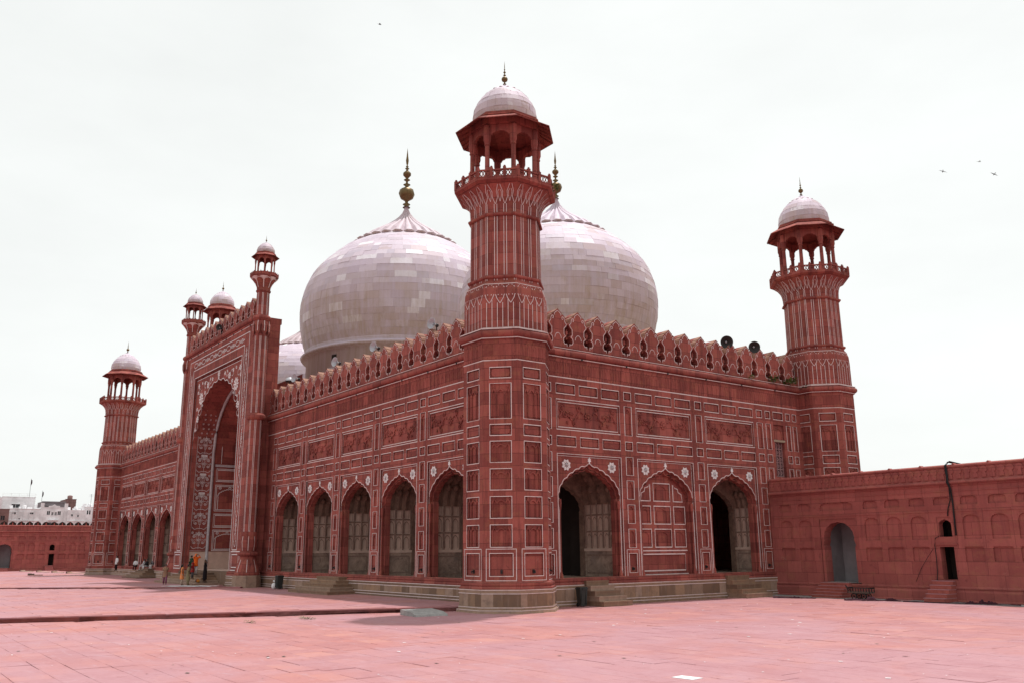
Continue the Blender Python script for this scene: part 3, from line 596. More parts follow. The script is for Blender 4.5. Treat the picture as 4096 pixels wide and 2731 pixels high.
for sg in (-1, 1):
    petals(g, sg*4.75, 15.8, .62, 10, .2, 0, .3, .02); petals(g, sg*2.9, 16.85, .33, 7, .2, 0, .3, .02); petals(g, sg*5.45, 13.9, .36, 7, .2, 0, .3, .02); petals(g, sg*5.6, 17.15, .26, 6, .2, 0, .3, .02)
    for x, z, r in ((3.85, 17.2, .2), (3.7, 16.25, .2), (5.75, 16.5, .18), (5.75, 14.9, .2), (1.7, 17.25, .2), (5.9, 12.9, .17), (2.3, 17.35, .14), (4.6, 17.3, .16), (5.2, 14.7, .13), (4.2, 15.1, .13)): petals(g, sg*x, z, r, 5, .2, 0, .25, .02, r*9)
    for S in (spiral(sg*3.6, 16.9, .55, .15, 200 if sg > 0 else -20, -120 if sg > 0 else 300), spiral(sg*5.0, 14.7, .75, .2, 90, 90+sg*320), spiral(sg*5.3, 16.7, .45, .12, 0, sg*320), spiral(sg*2.2, 17.1, .35, .1, 90, 90-sg*300), spiral(sg*5.65, 13.1, .4, .1, 60, 60+sg*300)): g.r2(S, .045, .21, 0)
petals(g, 0, 17.5, .34, 8, .2, 0, .3, .03); petals(g, 0, 17.12, .2, 6, .2, 0, .3, .03)
g.obj('inlay', ['flower_marble'], po, kind='stuff')
# iwan vault and jambs
g = G(); A0_ = iwan_curve(OW+.12, 11.2, 17.15); B = cusp(OW+.12, 11.2, 17.15, 0., 3, [(1, 0), (.99, .18), (.945, .34), (.865, .49), (.755, .62), (.62, .74), (.46, .84), (.29, .91), (.12, .955)]); B2 = [(x*.99, z-.06) for x, z in B]; B3 = [(x*.99, z if z < 11.5 else 11.5+(z-11.5)*.6) for x, z in B]
def loft(c0, y0, c1, y1, m): n = len(c0); g.add([(x, y0, z) for x, z in c0]+[(x, y1, z) for x, z in c1], [(i, i+1, i+1+n, i+n) for i in range(n-1)], m, False)
ex_ = lambda c: [(c[0][0], 1.62)]+c+[(c[-1][0], 1.62)]
Y1, Y2, Y3 = 2.2, 2.5, 5.6
loft(ex_(B), .55, ex_(B2), Y1, 0); loft(ex_(B2), Y1, ex_(B3), Y3, 0)
for sg in (-1, 1):
    x = sg*(OW+.12); g.add([(x, .5, 0), (x, Y3, 0), (x, Y3, 1.62), (x, .5, 1.62)], [(0, 1, 2, 3)], 1)
    g.tube([(sg*(OW+.06), Y1+.05, 0), (sg*(OW+.06), Y1+.05, 11.2)]+[(X*.985, Y1+.05, z-.1) for X, z in (B2[1:len(B2)//2] if sg < 0 else B2[::-1][1:len(B2)//2])], .14, 8, 2)
    for z0, z1, nic in ((1.7, 3.6, 1), (3.88, 5.1, 0), (5.4, 7.85, 1), (8.2, 9.4, 0)):
        X = sg*((OW+.12)*.99-.025); nv = (-sg, 0, 0)
        for q in (0, .12): g.rib([(X, Y2+.15+q, z0+q), (X, Y3-.3-q, z0+q), (X, Y3-.3-q, z1-q), (X, Y2+.15+q, z1-q)], .05, nv, 3, True)
        if nic:
            c = (Y2+Y3)/2; g.rib([(X, c+a, b) for a, b in [(-1.1, z0+.15)]+cusp(1.1, z0+(z1-z0)*.55, z1-.35, .13, 4)+[(1.1, z0+.15)]], .05, nv, 3)
            for a in (-.95, 0, .95): g.rib([(X, c+a+.12*math.cos(q), z1-.28+.1*math.sin(q)) for q in (0, 1, 2, 3, 4, 5)], .05, nv, 3, True)
    X = sg*((OW+.12)*.99-.005); g.box(min(X, X-sg*.16), max(X, X-sg*.16), Y2, Y3, 9.58, 9.8, 2)
    c = (Y2+Y3)/2; g.rib([(X-sg*.02, c+a, b) for a, b in [(-1.0, 9.9)]+cusp(1., 12.0, 12.9, .13, 4)+[(1., 9.9)]], .05, (-sg, 0, 0), 3)
g.add([(-OW-.2, Y3, 0), (OW+.2, Y3, 0), (OW+.2, Y3, 17), (-OW-.2, Y3, 17)], [(0, 1, 2, 3)], 0)
g.add([(-OW-.2, .5, .0), (OW+.2, .5, .0), (OW+.2, Y3, .0), (-OW-.2, Y3, .0)], [(0, 1, 2, 3)], 1)
g.obj('iwan_vault', ['sandstone', 'tan_stone', 'grey_marble', 'flower_marble'], po)
def floral(sg):
    g = G(); X = sg*(OW+.05); nv = (-sg, 0, 0); c = 1.38
    def rb(P, w_=.045, cl=False): g.rib([(X, c+a, z) for a, z in P], w_*.5, nv, 0, cl)
    def fl(a, z, r, n=6):
        for i in range(n):
            t = 2*math.pi*i/n; g.add([(X, c+a+r*.15*math.cos(t), z+r*.15*math.sin(t)), (X, c+a+r*.7*math.cos(t-.35), z+r*.7*math.sin(t-.35)), (X, c+a+r*math.cos(t), z+r*math.sin(t)), (X, c+a+r*.7*math.cos(t+.35), z+r*.7*math.sin(t+.35))], [(0, 1, 2, 3)], 0)
    rb([(-.78, 1.72), (.78, 1.72), (.78, 12.4)], .05); rb([(-.78, 1.72), (-.78, 12.4)], .05)
    z = 1.85
    for k_ in range(6):
        h = 1.78; rb([(0, z+.05), (.02, z+h*.5), (0, z+h*.95)], .05)
        for q in (-1, 1):
            rb([(0, z+.1), (q*.2, z+.12), (q*.42, z+.02), (q*.6, z+.14), (q*.68, z+.26)], .07)
            rb([(0, z+.45)]+[(q*a, b) for a, b in spiral(.38, z+.62, .3, .12, 200, -110, 12)], .045); rb([(0, z+.8)]+[(q*a, b) for a, b in spiral(.4, z+1.12, .28, .1, 230, -60, 12)], .045)
            fl(q*.38, z+.58, .13); fl(q*.4, z+1.16, .14); fl(q*.62, z+.86, .1, 4); fl(q*.22, z+1.45, .12, 5); fl(q*.6, z+1.5, .13, 5)
            rb([(0, z+1.2), (q*.25, z+1.35), (q*.5, z+1.33)], .05)
        if k_ in (2, 3, 4): 
            for b0, w0, w1 in ((1.45, .1, .32), (1.58, .32, .26)): g.add([(X, c-w0, z+b0), (X, c+w0, z+b0), (X, c+w1, z+b0+.13), (X, c-w1, z+b0+.13)], [(0, 1, 2, 3)], 0)
        fl(0, z+.85, .16, 5); fl(0, z+1.4, .18, 7); z += h
    for j in range(9):
        zz = 12.7+j*.42
        for a in (-.5, 0, .5): fl(a+.1*(j % 2), zz, .1, 5)
    if sg < 0: pass
    return g
for sg in (-1, 1):
    q = floral(sg); q.v = [(x-(sg*.12 if z > 11.2 else 0)-(0 if z < 11.2 else sg*((z-11.2)/5.9)**2.2*OW*.62), y, z) for x, y, z in q.v]; q.obj('floral_inlay', ['flower_marble'], po, kind='stuff')
# portal cornice, parapet, plinth, steps
g = G(); z = 20.45
run_profile(g, -HW-.1, HW+.1, [(0, z-.1), (-.08, z-.05)]+[(y-.08, q) for y, q in roll(z, z+.42, .2)]+[(-.1, z+.48), (.5, z+.5)], ST, True)
g.add([(-HW, -.012, z-.22), (HW, -.012, z-.22), (HW, -.012, z-.16), (-HW, -.012, z-.16)], [(0, 1, 2, 3)], WH)
for i in range(9): s = -HW+1+i*2; g.box(s-.05, s+.05, -.06, 0, z-.27, z-.11, 2)
g.obj('cornice', ['sandstone', 'inlay', 'dark_iron'], po)
parapet(po, [-8.2+1.367*i for i in range(13)], 1.367, 1.72, 20.93)
pl = base_course(po, -HW-.9, -OW-.2, BZ); base_course(po, OW+.2, HW+.9, BZ)
steps(po, 'stone_steps', -.8, 8.2, BZ, 5, .4, y0=-.1); g = G(); g.box(-OW-.2, OW+.2, -.12, .6, BZ, -.02, 0); g.obj('threshold', ['plinth_stone'], po)
for x0 in (-HW, HW-.7): g = G(); g.box(x0, x0+.7, .5, 2.4, 20.5, 20.98, 0); g.obj('shoulder_block', ['sandstone'], po)

# ---------------------------------------------------------------- kiosks and minarets
def finial_pts(z, s): return [(.06, 0), (.12, .05), (.05, .12), (.05, .2), (.17, .3), (.21, .42), (.16, .54), (.05, .62), (.04, .68), (.1, .72), (.04, .76), (.03, .86), (.09, .94), (.03, 1.02), (.03, 1.12), (.05, 1.16), (.02, 1.2), (.025, 1.35), (.001, 1.8)]
def slab_dome(prof, rows, colw, th=.05, gap=.007, sub=3, bulge=0.):
    # returns [(list of slab G with centre angle 0, angles)] following the profile
    ln = [0]
    for i in range(1, len(prof)): ln.append(ln[-1]+math.hypot(prof[i][0]-prof[i-1][0], prof[i][1]-prof[i-1][1]))
    def at(t):
        t = max(0, min(t, ln[-1]-1e-6)); i = max(k_ for k_ in range(len(ln)-1) if ln[k_] <= t); f = (t-ln[i])/(ln[i+1]-ln[i]); return (prof[i][0]+(prof[i+1][0]-prof[i][0])*f, prof[i][1]+(prof[i+1][1]-prof[i][1])*f)
    cuts = [0.]
    for j in range(rows): cuts.append(cuts[-1]+random.uniform(.75, 1.25))
    cuts = [c/cuts[-1]*ln[-1] for c in cuts]; res = []
    for j in range(rows):
        (r0, z0), (r1, z1) = at(cuts[j]+gap/2), at(cuts[j+1]-gap/2); rm = max(r0, r1)
        dl = math.hypot(r1-r0, z1-z0); nr, nz = (z1-z0)/dl, -(r1-r0)/dl
        if nr < 0 and nz < 0: nr, nz = -nr, -nz
        seq = []; tot = 0.
        while tot < 2*math.pi*rm/colw-.4: q = random.choice((.55, .85, 1., 1.25, 1.6)); seq.append(q); tot += q
        cls = {}; t = random.random()
        for q in seq: d = 2*math.pi*q/tot; cls.setdefault(q, []).append(t+d/2); t += d
        for q, an in cls.items():
            h = math.pi*q/tot-gap/2/max(rm, .3); vs = []
            for (r, z) in ((r0, z0), (r1, z1)):
                for o in (0, th):
                    for i in range(sub+1): a = -h+2*h*i/sub; vs.append(((r-nr*o)*math.cos(a), (r-nr*o)*math.sin(a), z-nz*o))
            k_ = sub+1; fs = [(i, i+1, 2*k_+i+1, 2*k_+i) for i in range(sub)]+[(i, i+1, k_+i+1, k_+i) for i in range(sub)]+[(2*k_+i, 2*k_+i+1, 3*k_+i+1, 3*k_+i) for i in range(sub)]+[(0, k_, 3*k_, 2*k_), (sub, k_+sub, 3*k_+sub, 2*k_+sub)]
            res.append((vs, fs, an, z0, z1))
    return res
def joined_dome(g, prof, rows, colw, m=0, skip=None, th=.04):
    for j, (vs, fs, an, z0, z1) in enumerate(slab_dome(prof, rows, colw, th)):
        for i, a in enumerate(an):
            if skip and (j, i) in skip: continue
            c, s = math.cos(a), math.sin(a); q = random.uniform(-.012, .012)
            g.add([(x*c-y*s+q*c, x*s+y*c+q*s, z) for x, y, z in vs], fs, m, False, random.random())
    g.lathe([(max(.02, r-.02), z) for r, z in prof], 32, (0, 0), m, True)
MD = [(1.78, 0), (1.84, .3), (1.81, .7), (1.73, .98), (1.6, 1.24), (1.42, 1.52), (1.13, 1.86), (.84, 2.08)]
def lotus(g, r, z, h, n, m, drop=.12):
    vs = []; K = 8; N = n*4
    for j in range(K+1):
        f = j/K; rr = r*((1-f)**2.1*.965+.035); zz = z+h*(f**.78)
        for i in range(N):
            ph = (i % 4)/4; c = math.cos(2*math.pi*ph); am = .06; a = 2*math.pi*i/N
            q = rr*(.88 if i % 4 == 2 else 1+.02*c); dz = (.10*drop/.12*(1-c)*.5 if j == 0 else 0); vs.append((q*math.cos(a), q*math.sin(a), zz+dz-(drop if j == 0 else 0)))
    g.add(vs, [(j*N+i, j*N+(i+1) % N, (j+1)*N+(i+1) % N, (j+1)*N+i) for j in range(K) for i in range(N)], m, False)
    for i in range(n): a = 2*math.pi*i/n; g.ball((r*.98*math.cos(a), r*.98*math.sin(a), z-drop*.9), r*.115, 6, m, (1, 1, .35))
def kiosk(par, sx, sz, z, sd, railed=True):
    # open octagonal pavilion: balcony rail, columns, cusped arches, sloping eave, marble dome, finial
    a = 2.66*sx; H = 3.62*sz; ac = 1.74*sx
    g = G(); g.octo([(a*.93, z-.02), (a, z), (a*1.005, z+.1*sz), (a*.985, z+.14*sz), (.2, z+.141*sz)]); g.obj('balcony_floor', ['sandstone'], par)
    g = G(); rz_ = z+.14*sz; rh = .46*sz
    for k_ in range(8):
        ph = math.pi/4*k_; M = Matrix.Rotation(ph+math.pi/2, 4, 'Z'); q = G(); hw = a*.97*T22; y = -a*.97
        q.box(-hw, hw, y-.05*sx, y+.05*sx, rz_+rh-.08*sz, rz_+rh, 0); q.box(-hw, hw, y-.05*sx, y+.05*sx, rz_, rz_+.07*sz, 0)
        for i in range(3): s = -hw+2*hw*i/3; q.box(s-.08*sx, s+.08*sx, y-.08*sx, y+.08*sx, rz_, rz_+rh+.1*sz, 0); q.ball((s, y, rz_+rh+.14*sz), .07*sx, 6, 0)
        if railed:
            nb = 12
            for i in range(nb):
                s = -hw+2*hw*i/nb; e = 2*hw/nb
                for (u0, u1) in ((s, s+e), (s+e, s)): q.rib([(u0, y, rz_+.06*sz), (u1, y, rz_+rh-.06*sz)], .055*sx, (0, -1, 0), 0)
        else: q.box(-hw, hw, y-.02*sx, y+.02*sx, rz_, rz_+rh, 0)
        g.merge(q, M)
    g.obj('balustrade', ['sandstone'], par)
    cm = G(); b = .125*sx; cm.octo([(b*1.5, 0), (b*1.5, .12*sz), (b*1.15, .2*sz), (b, .75*sz), (b*.92, 2.2*sz), (b*1.3, 2.28*sz), (b*1.05, 2.36*sz), (b*1.5, 2.55*sz), (b*1.5, 3.4*sz)]); cmesh = cm.mesh('column', ['sandstone'])
    for k_ in range(8):
        an = math.pi/4*(k_+.5); O('column', cmesh, par, (ac/C22*math.cos(an), ac/C22*math.sin(an), rz_), an)
    hw = ac*T22*1.0; q = G(); A = cusp(hw*.82, rz_+2.45*sz, rz_+3.12*sz, .16, 4, [(1, 0), (.98, .3), (.8, .6), (.5, .82), (.2, .93)]); q.prism([(-hw, rz_+2.45*sz)]+A+[(hw, rz_+2.45*sz), (hw, rz_+3.6*sz), (-hw, rz_+3.6*sz)], -ac-.06*sx, -ac+.1*sx, 0, back=True); am = q.mesh('cusped_arch', ['sandstone'])
    for k_ in range(8): O('cusped_arch', am, par, (0, 0, 0), math.pi/4*k_+math.pi/2)
    g = G(); e0 = z+H-.02; ea = 2.64*sx
    g.octo([(ac*.9, rz_+3.5*sz), (ac*1.1, rz_+3.52*sz), (ac*1.1, e0+.44*sz), (ea*.995, e0), (ea, e0+.05*sz), (ac*1.1, e0+.52*sz), (ac*1.14, e0+.53*sz), (ac*1.14, e0+.62*sz), (ac*1.07, e0+.64*sz), (ac*1.07, e0+.78*sz), (.2, e0+.79*sz)])
    g.octo([(ac*1.0, e0+.1*sz), (.1, e0+.5*sz)])
    for k_ in range(8):
        M = Matrix.Rotation(math.pi/4*k_+math.pi/2, 4, 'Z'); q = G()
        for i in range(5): f = -1+2*i/4; q.rib([(f*ac*1.1*T22, -ac*1.1, e0+.42*sz), (f*ea*T22*.98, -ea*.98, e0-.015)], .04*sx, (0, 0, -1), 0, False, -.03*sz)
        g.merge(q, M)
    g.obj('eave', ['sandstone'], par)
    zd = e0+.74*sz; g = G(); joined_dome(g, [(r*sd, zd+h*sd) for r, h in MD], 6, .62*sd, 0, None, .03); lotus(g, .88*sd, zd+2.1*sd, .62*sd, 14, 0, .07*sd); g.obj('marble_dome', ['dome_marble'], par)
    g = G(); g.lathe([(r*sd*.9, zd+2.62*sd+h*sd*.85) for r, h in finial_pts(0, 1)], 10); g.obj('finial', ['brass'], par)
    return zd+2.65*sd
def face_pt(k_, t, a, z, o=.01): ph = math.pi/4*k_; n = (math.cos(ph), math.sin(ph)); d = (-math.sin(ph), math.cos(ph)); s = t*2*a*T22; return (n[0]*(a+o)+d[0]*s, n[1]*(a+o)+d[1]*s, z)
def nrm(k_): return (math.cos(math.pi/4*k_), math.sin(math.pi/4*k_), 0)
CAPP = [(1.86, 19.5), (1.9, 19.72), (2.0, 19.98), (2.17, 20.22), (2.4, 20.42), (2.66, 20.57)]
def capa(z):
    for (a0, z0), (a1, z1) in zip(CAPP, CAPP[1:]):
        if z <= z1: return a0+(a1-a0)*(z-z0)/(z1-z0)
    return CAPP[-1][0]
def make_minaret():
    a = 2.15; root = G()
    rows = [('box', 10.29, 1.1, .56), ('triple', 8.84, 1.1, 1.8), ('box', 7.38, 1.1, .56), ('triple', 6.29, 1.08, 1.06), ('triple', 4.93, 1.08, 1.04), ('triple', 3.57, 1.08, 1.05), ('triple', 2.2, 1.08, 1.07), ('dado', .84, 1.48, 1.48)]
    hw = a*T22; holes = []
    for kd, z, w_, h in rows:
        x, q = w_/2, h/2
        if kd == 'dado': x, q = x-.16, q-.2
        holes.append((-x, x, z-q, z+q))
    for k_ in range(8):
        f = G(); grid_wall(f, -hw, hw, 0, 12.05, holes, -a); root.merge(f, Matrix.Rotation(math.pi/4*k_+math.pi/2, 4, 'Z'))
    t = root.obj('minaret', ['sandstone'], mosque)
    for k_ in range(8):
        n = nrm(k_)
        for kd, z, w_, h in rows: O('panel', panel_mesh(w_, h, kd), t, (n[0]*a, n[1]*a, z), math.pi/4*k_+math.pi/2)
        for i in range(4): s = (i-1.5)*.43; O('carved_petal', PETAL, t, (n[0]*a-n[1]*s, n[1]*a+n[0]*s, 10.99), math.pi/4*k_+math.pi/2)
    g = G(); g.octo([(a, 12.0), (a+.1, 12.03), (a+.1, 12.09)]+[(a+.12-y*.9, z) for y, z in roll(12.1, 12.46, .18)]+[(a+.1, 12.47), (a+.16, 12.5), (a+.16, 12.54), (a+.02, 12.58)])
    g.obj('ring_moulding', ['sandstone'], t)
    for z, e in ((15.42, 1.86), (18.92, 1.84)): g = G(); g.octo([(e, z-.1)]+[(e+(-y), q) for y, q in roll(z-.1, z+.1, .12)]+[(e-.02, z+.1)]); g.obj('ring_moulding', ['sandstone'], t)
    g = G(); g.octo([(a-.02, 12.5), (a-.03, 14.2), (a-.06, 14.7), (a-.14, 14.95), (1.93, 15.13), (1.86, 15.2), (1.86, 15.42), (1.84, 15.5), (1.81, 18.92), (1.83, 19.0), (1.86, 19.5)]); g.obj('shaft', ['sandstone'], t)
    g = G(); g.octo(CAPP); g.obj('capital', ['sandstone'], t)
    g = G()
    for z, o in ((10.93, 0), (12.06, .11), (12.52, .17), (12.0+.605, -.0)):
        for k_ in range(8): g.rib([face_pt(k_, -.5, a+o, z, .008), face_pt(k_, .5, a+o, z, .008)], .05, nrm(k_), 0)
    aa = lambda z: (a-.03) if z < 14.2 else (a-.03-.09*((z-14.2)/.75) if z < 14.95 else 2.0)
    for k_ in range(8):
        n = nrm(k_)
        for t_ in (-.4, -.24, -.08, .08, .24, .4): g.rib([face_pt(k_, t_, aa(z), z) for z in (12.62, 13.95 if abs(t_) in (.08, .4) else 14.1)], .034, n, 0)
        for c in (-.32, 0, .32):
            for sg in (-1, 1):
                g.rib([face_pt(k_, c+sg*q, aa(z), z, .012) for q, z in ((0, 13.92), (.05, 14.05), (.1, 14.2), (.12, 14.32), (.155, 14.5), (.15, 14.72), (.10, 14.86))], .034, n, 0)
                g.rib([face_pt(k_, c+sg*q, aa(z), z, .012) for q, z in ((.06, 14.35), (.035, 14.5), (.035, 14.75), (.06, 14.95))], .04, n, 0)
        g.rib([face_pt(k_, -.5, 2.0, 15.0, .02), face_pt(k_, .5, 2.0, 15.0, .02)], .04, n, 0)
        for z0, z1, w0, w1 in ((15.22, 15.33, 1.86, 1.86), (15.52, 18.82, 1.835, 1.812), (19.03, 19.5, 1.835, 1.86)):
            for t_ in (-.47, -.215, -.12, .12, .215, .47): g.rib([face_pt(k_, t_, w0, z0), face_pt(k_, t_, w1, z1)], .033, n, 0)
        for c in (-.335, 0, .335):
            for sg in (-1, 1):
                g.rib([face_pt(k_, c+sg*q, capa(z), z, .02) for q, z in ((.16, 19.5), (.13, 19.62), (.08, 19.85), (.1, 20.1), (.03, 20.4))], .03, n, 0)
                g.rib([face_pt(k_, c+sg*q, capa(z), z, .02) for q, z in ((.0, 19.62), (.05, 19.9), (.055, 20.1), (.02, 20.2))], .026, n, 0)
    g.obj('inlay', ['inlay'], t, kind='stuff')
    kiosk(t, 1., 1., 20.58, 1.)
    return t
def minaret_base(t, zg):
    a = 2.15; g = G(); g.octo([(a, .06), (a+.05, .02), (a+.13, -.02), (a+.13, -.12), (a+.09, -.16), (a+.17, -.24), (a+.17, -.3)], (0, 0), 0); g.octo([(a+.13, -.29), (a+.13, zg-.2)], (0, 0), 2); g.octo([(a+.1, -.3), (a+.175, -.301), (a+.175, -.47), (a+.1, -.471)], (0, 0), 2)
    g.octo([(a+.1, zg+.3), (a+.2, zg+.299), (a+.2, zg+.16), (a+.27, zg+.14), (a+.3, zg+.05), (a+.34, zg-.1)], (0, 0), 2)
    for z, o in ((-.335, .18), (-.5, .18), (zg+.26, .205), (zg+.13, .285)):
        for k_ in range(8): g.rib([face_pt(k_, -.5, a+o, z), face_pt(k_, .5, a+o, z)], .035, nrm(k_), 1)
    o = g.obj('plinth', ['sandstone', 'inlay', 'plinth_stone'], t); rn = random.Random(3)
    hw = (a+.17)*T22
    for k_ in range(8):
        s = -hw
        while s < hw-.05:
            e = min(hw, s+rn.choice((.4, .5, .6)))
            if hw-e < .25: e = hw
            q = G(); q.box(0, e-s-.01, -.04, .05, zg+.3, -.47, 0); n = nrm(k_); O('plinth_block', q.mesh('plinth_block', ['plinth_stone']), o, (n[0]*(a+.13)-n[1]*s, n[1]*(a+.13)+n[0]*s, 0), math.pi/4*k_+math.pi/2); s = e
mn = make_minaret()
mB = copy_tree(mn, mosque); mA = copy_tree(mn, mosque)
for t, p_, zg in ((mn, TW, NZ), (mB, TW_B, NZ), (mA, TW_A, -1.07)): t.location = (p_[0], p_[1], 0); minaret_base(t, zg)
mn['label'] = 'tallest-looking minaret at the near corner of the mosque'; mB['label'] = 'minaret at the right end of the side facade'; mA['label'] = 'minaret at the far left end of the front facade'
# ---- slim portal turrets
def turret(x):
    g = G(); P = [(1.02, BZ-.1), (1.0, -.3), (.95, -.25), (.98, -.1), (.93, .15), (.9, .3), (.66, .95), (.58, 1.2), (.8, 1.28), (.84, 1.38), (.8, 1.5), (.56, 1.58), (.62, 1.9), (.66, 2.3), (.6, 2.75), (.62, 2.8), (.6, 3.0), (.57, 3.1), (.57, 12.0)]
    g.octo(P[:3], (0, 0), 2); g.lathe(P[2:], 16, (0, 0), 0, False, math.pi/16)
    g.lathe([(.57, 12.0), (.7, 12.08), (.76, 12.2), (.76, 12.38), (.68, 12.5), (.57, 12.56), (.56, 19.1)], 16, (0, 0), 0, False); 
    for i in range(8):                                    # drooping petals below the upper ring
        M = Matrix.Rotation(math.pi/4*i+math.pi/2, 4, 'Z'); q = G(); q.add([(-.28, -.6, 20.3), (.28, -.6, 20.3), (.26, -.72, 19.9), (-.26, -.72, 19.9), (-.24, -.7, 19.4), (.24, -.7, 19.4), (0, -.64, 19.0)], [(0, 1, 2, 3), (3, 2, 5, 4), (4, 5, 6)], 0); q.rib([(0, -.66, 20.3), (0, -.735, 19.9), (0, -.71, 19.4)], .06, (0, -1, 0), 1); g.merge(q, M)
    g.lathe([(.56, 19.0), (.6, 20.3), (.72, 20.4), (.78, 20.52), (.78, 20.62), (.7, 20.74), (.54, 20.82), (.52, 22.8), (.6, 22.88), (.62, 22.97), (.55, 23.08)], 16, (0, 0), 0, False)
    g.lathe([(.55, 23.05), (.58, 23.3), (.72, 23.62), (.95, 23.92), (1.16, 24.12), (1.08, 24.16)], 16, (0, 0), 0, False)
    for i in range(8):
        ph = math.pi/4*i; n = (math.cos(ph), math.sin(ph), 0)
        for z0, z1, r in ((3.1, 12., .575), (12.6, 19., .57), (20.85, 22.75, .535)):
            for o in (-.08, .08): q = ph+math.pi/8+o; g.rib([((r+.008)*math.cos(q), (r+.008)*math.sin(q), z0), ((r+.008)*math.cos(q), (r+.008)*math.sin(q), z1)], .035, (math.cos(q), math.sin(q), 0), 1)
        q = ph+math.pi/8; g.rib([((r+.02)*math.cos(q), (r+.02)*math.sin(q), z) for r, z in ((.57, 23.2), (.72, 23.62), (.95, 23.92))], .06, (math.cos(q), math.sin(q), .3), 1)
        g.rib([((r+.02)*math.cos(q), (r+.02)*math.sin(q), z) for r, z in ((1.0*.98, -.0), (.93, .25), (.68, .95))], .05, (math.cos(q), math.sin(q), .3), 1); g.rib([((r+.02)*math.cos(q), (r+.02)*math.sin(q), z) for r, z in ((.58, 1.65), (.66, 2.3), (.6, 2.75))], .05, (math.cos(q), math.sin(q), 0), 1)
        for sg in (-1, 1): g.rib([((r+.015)*math.cos(ph+sg*t_), (r+.015)*math.sin(ph+sg*t_), z) for r, z, t_ in ((.72, 23.62, .39), (.84, 23.8, .36), (.95, 23.93, .26), (1.03, 24.0, .0))], .07, (math.cos(ph), math.sin(ph), -.4), 1)
        q0, q1 = ph, ph+math.pi/4; P3 = lambda r, z, t_: ((r+.012)*math.cos(t_), (r+.012)*math.sin(t_), z); g.add([P3(.80, 23.74, (q0+q1)/2), P3(.98, 23.95, q0+.27), P3(1.1, 24.06, q0+.08), P3(1.12, 24.08, (q0+q1)/2), P3(1.1, 24.06, q1-.08), P3(.98, 23.95, q1-.27)], [(0, 1, 2, 3), (0, 3, 4, 5)], 1)
    t = g.obj('portal_turret', ['sandstone', 'inlay', 'plinth_stone'], mosque, (x, -1.42, 0)); kiosk(t, .41, .5, 24.16, .41, False); return t
turret(XC+9.6); turret(XC-9.6)
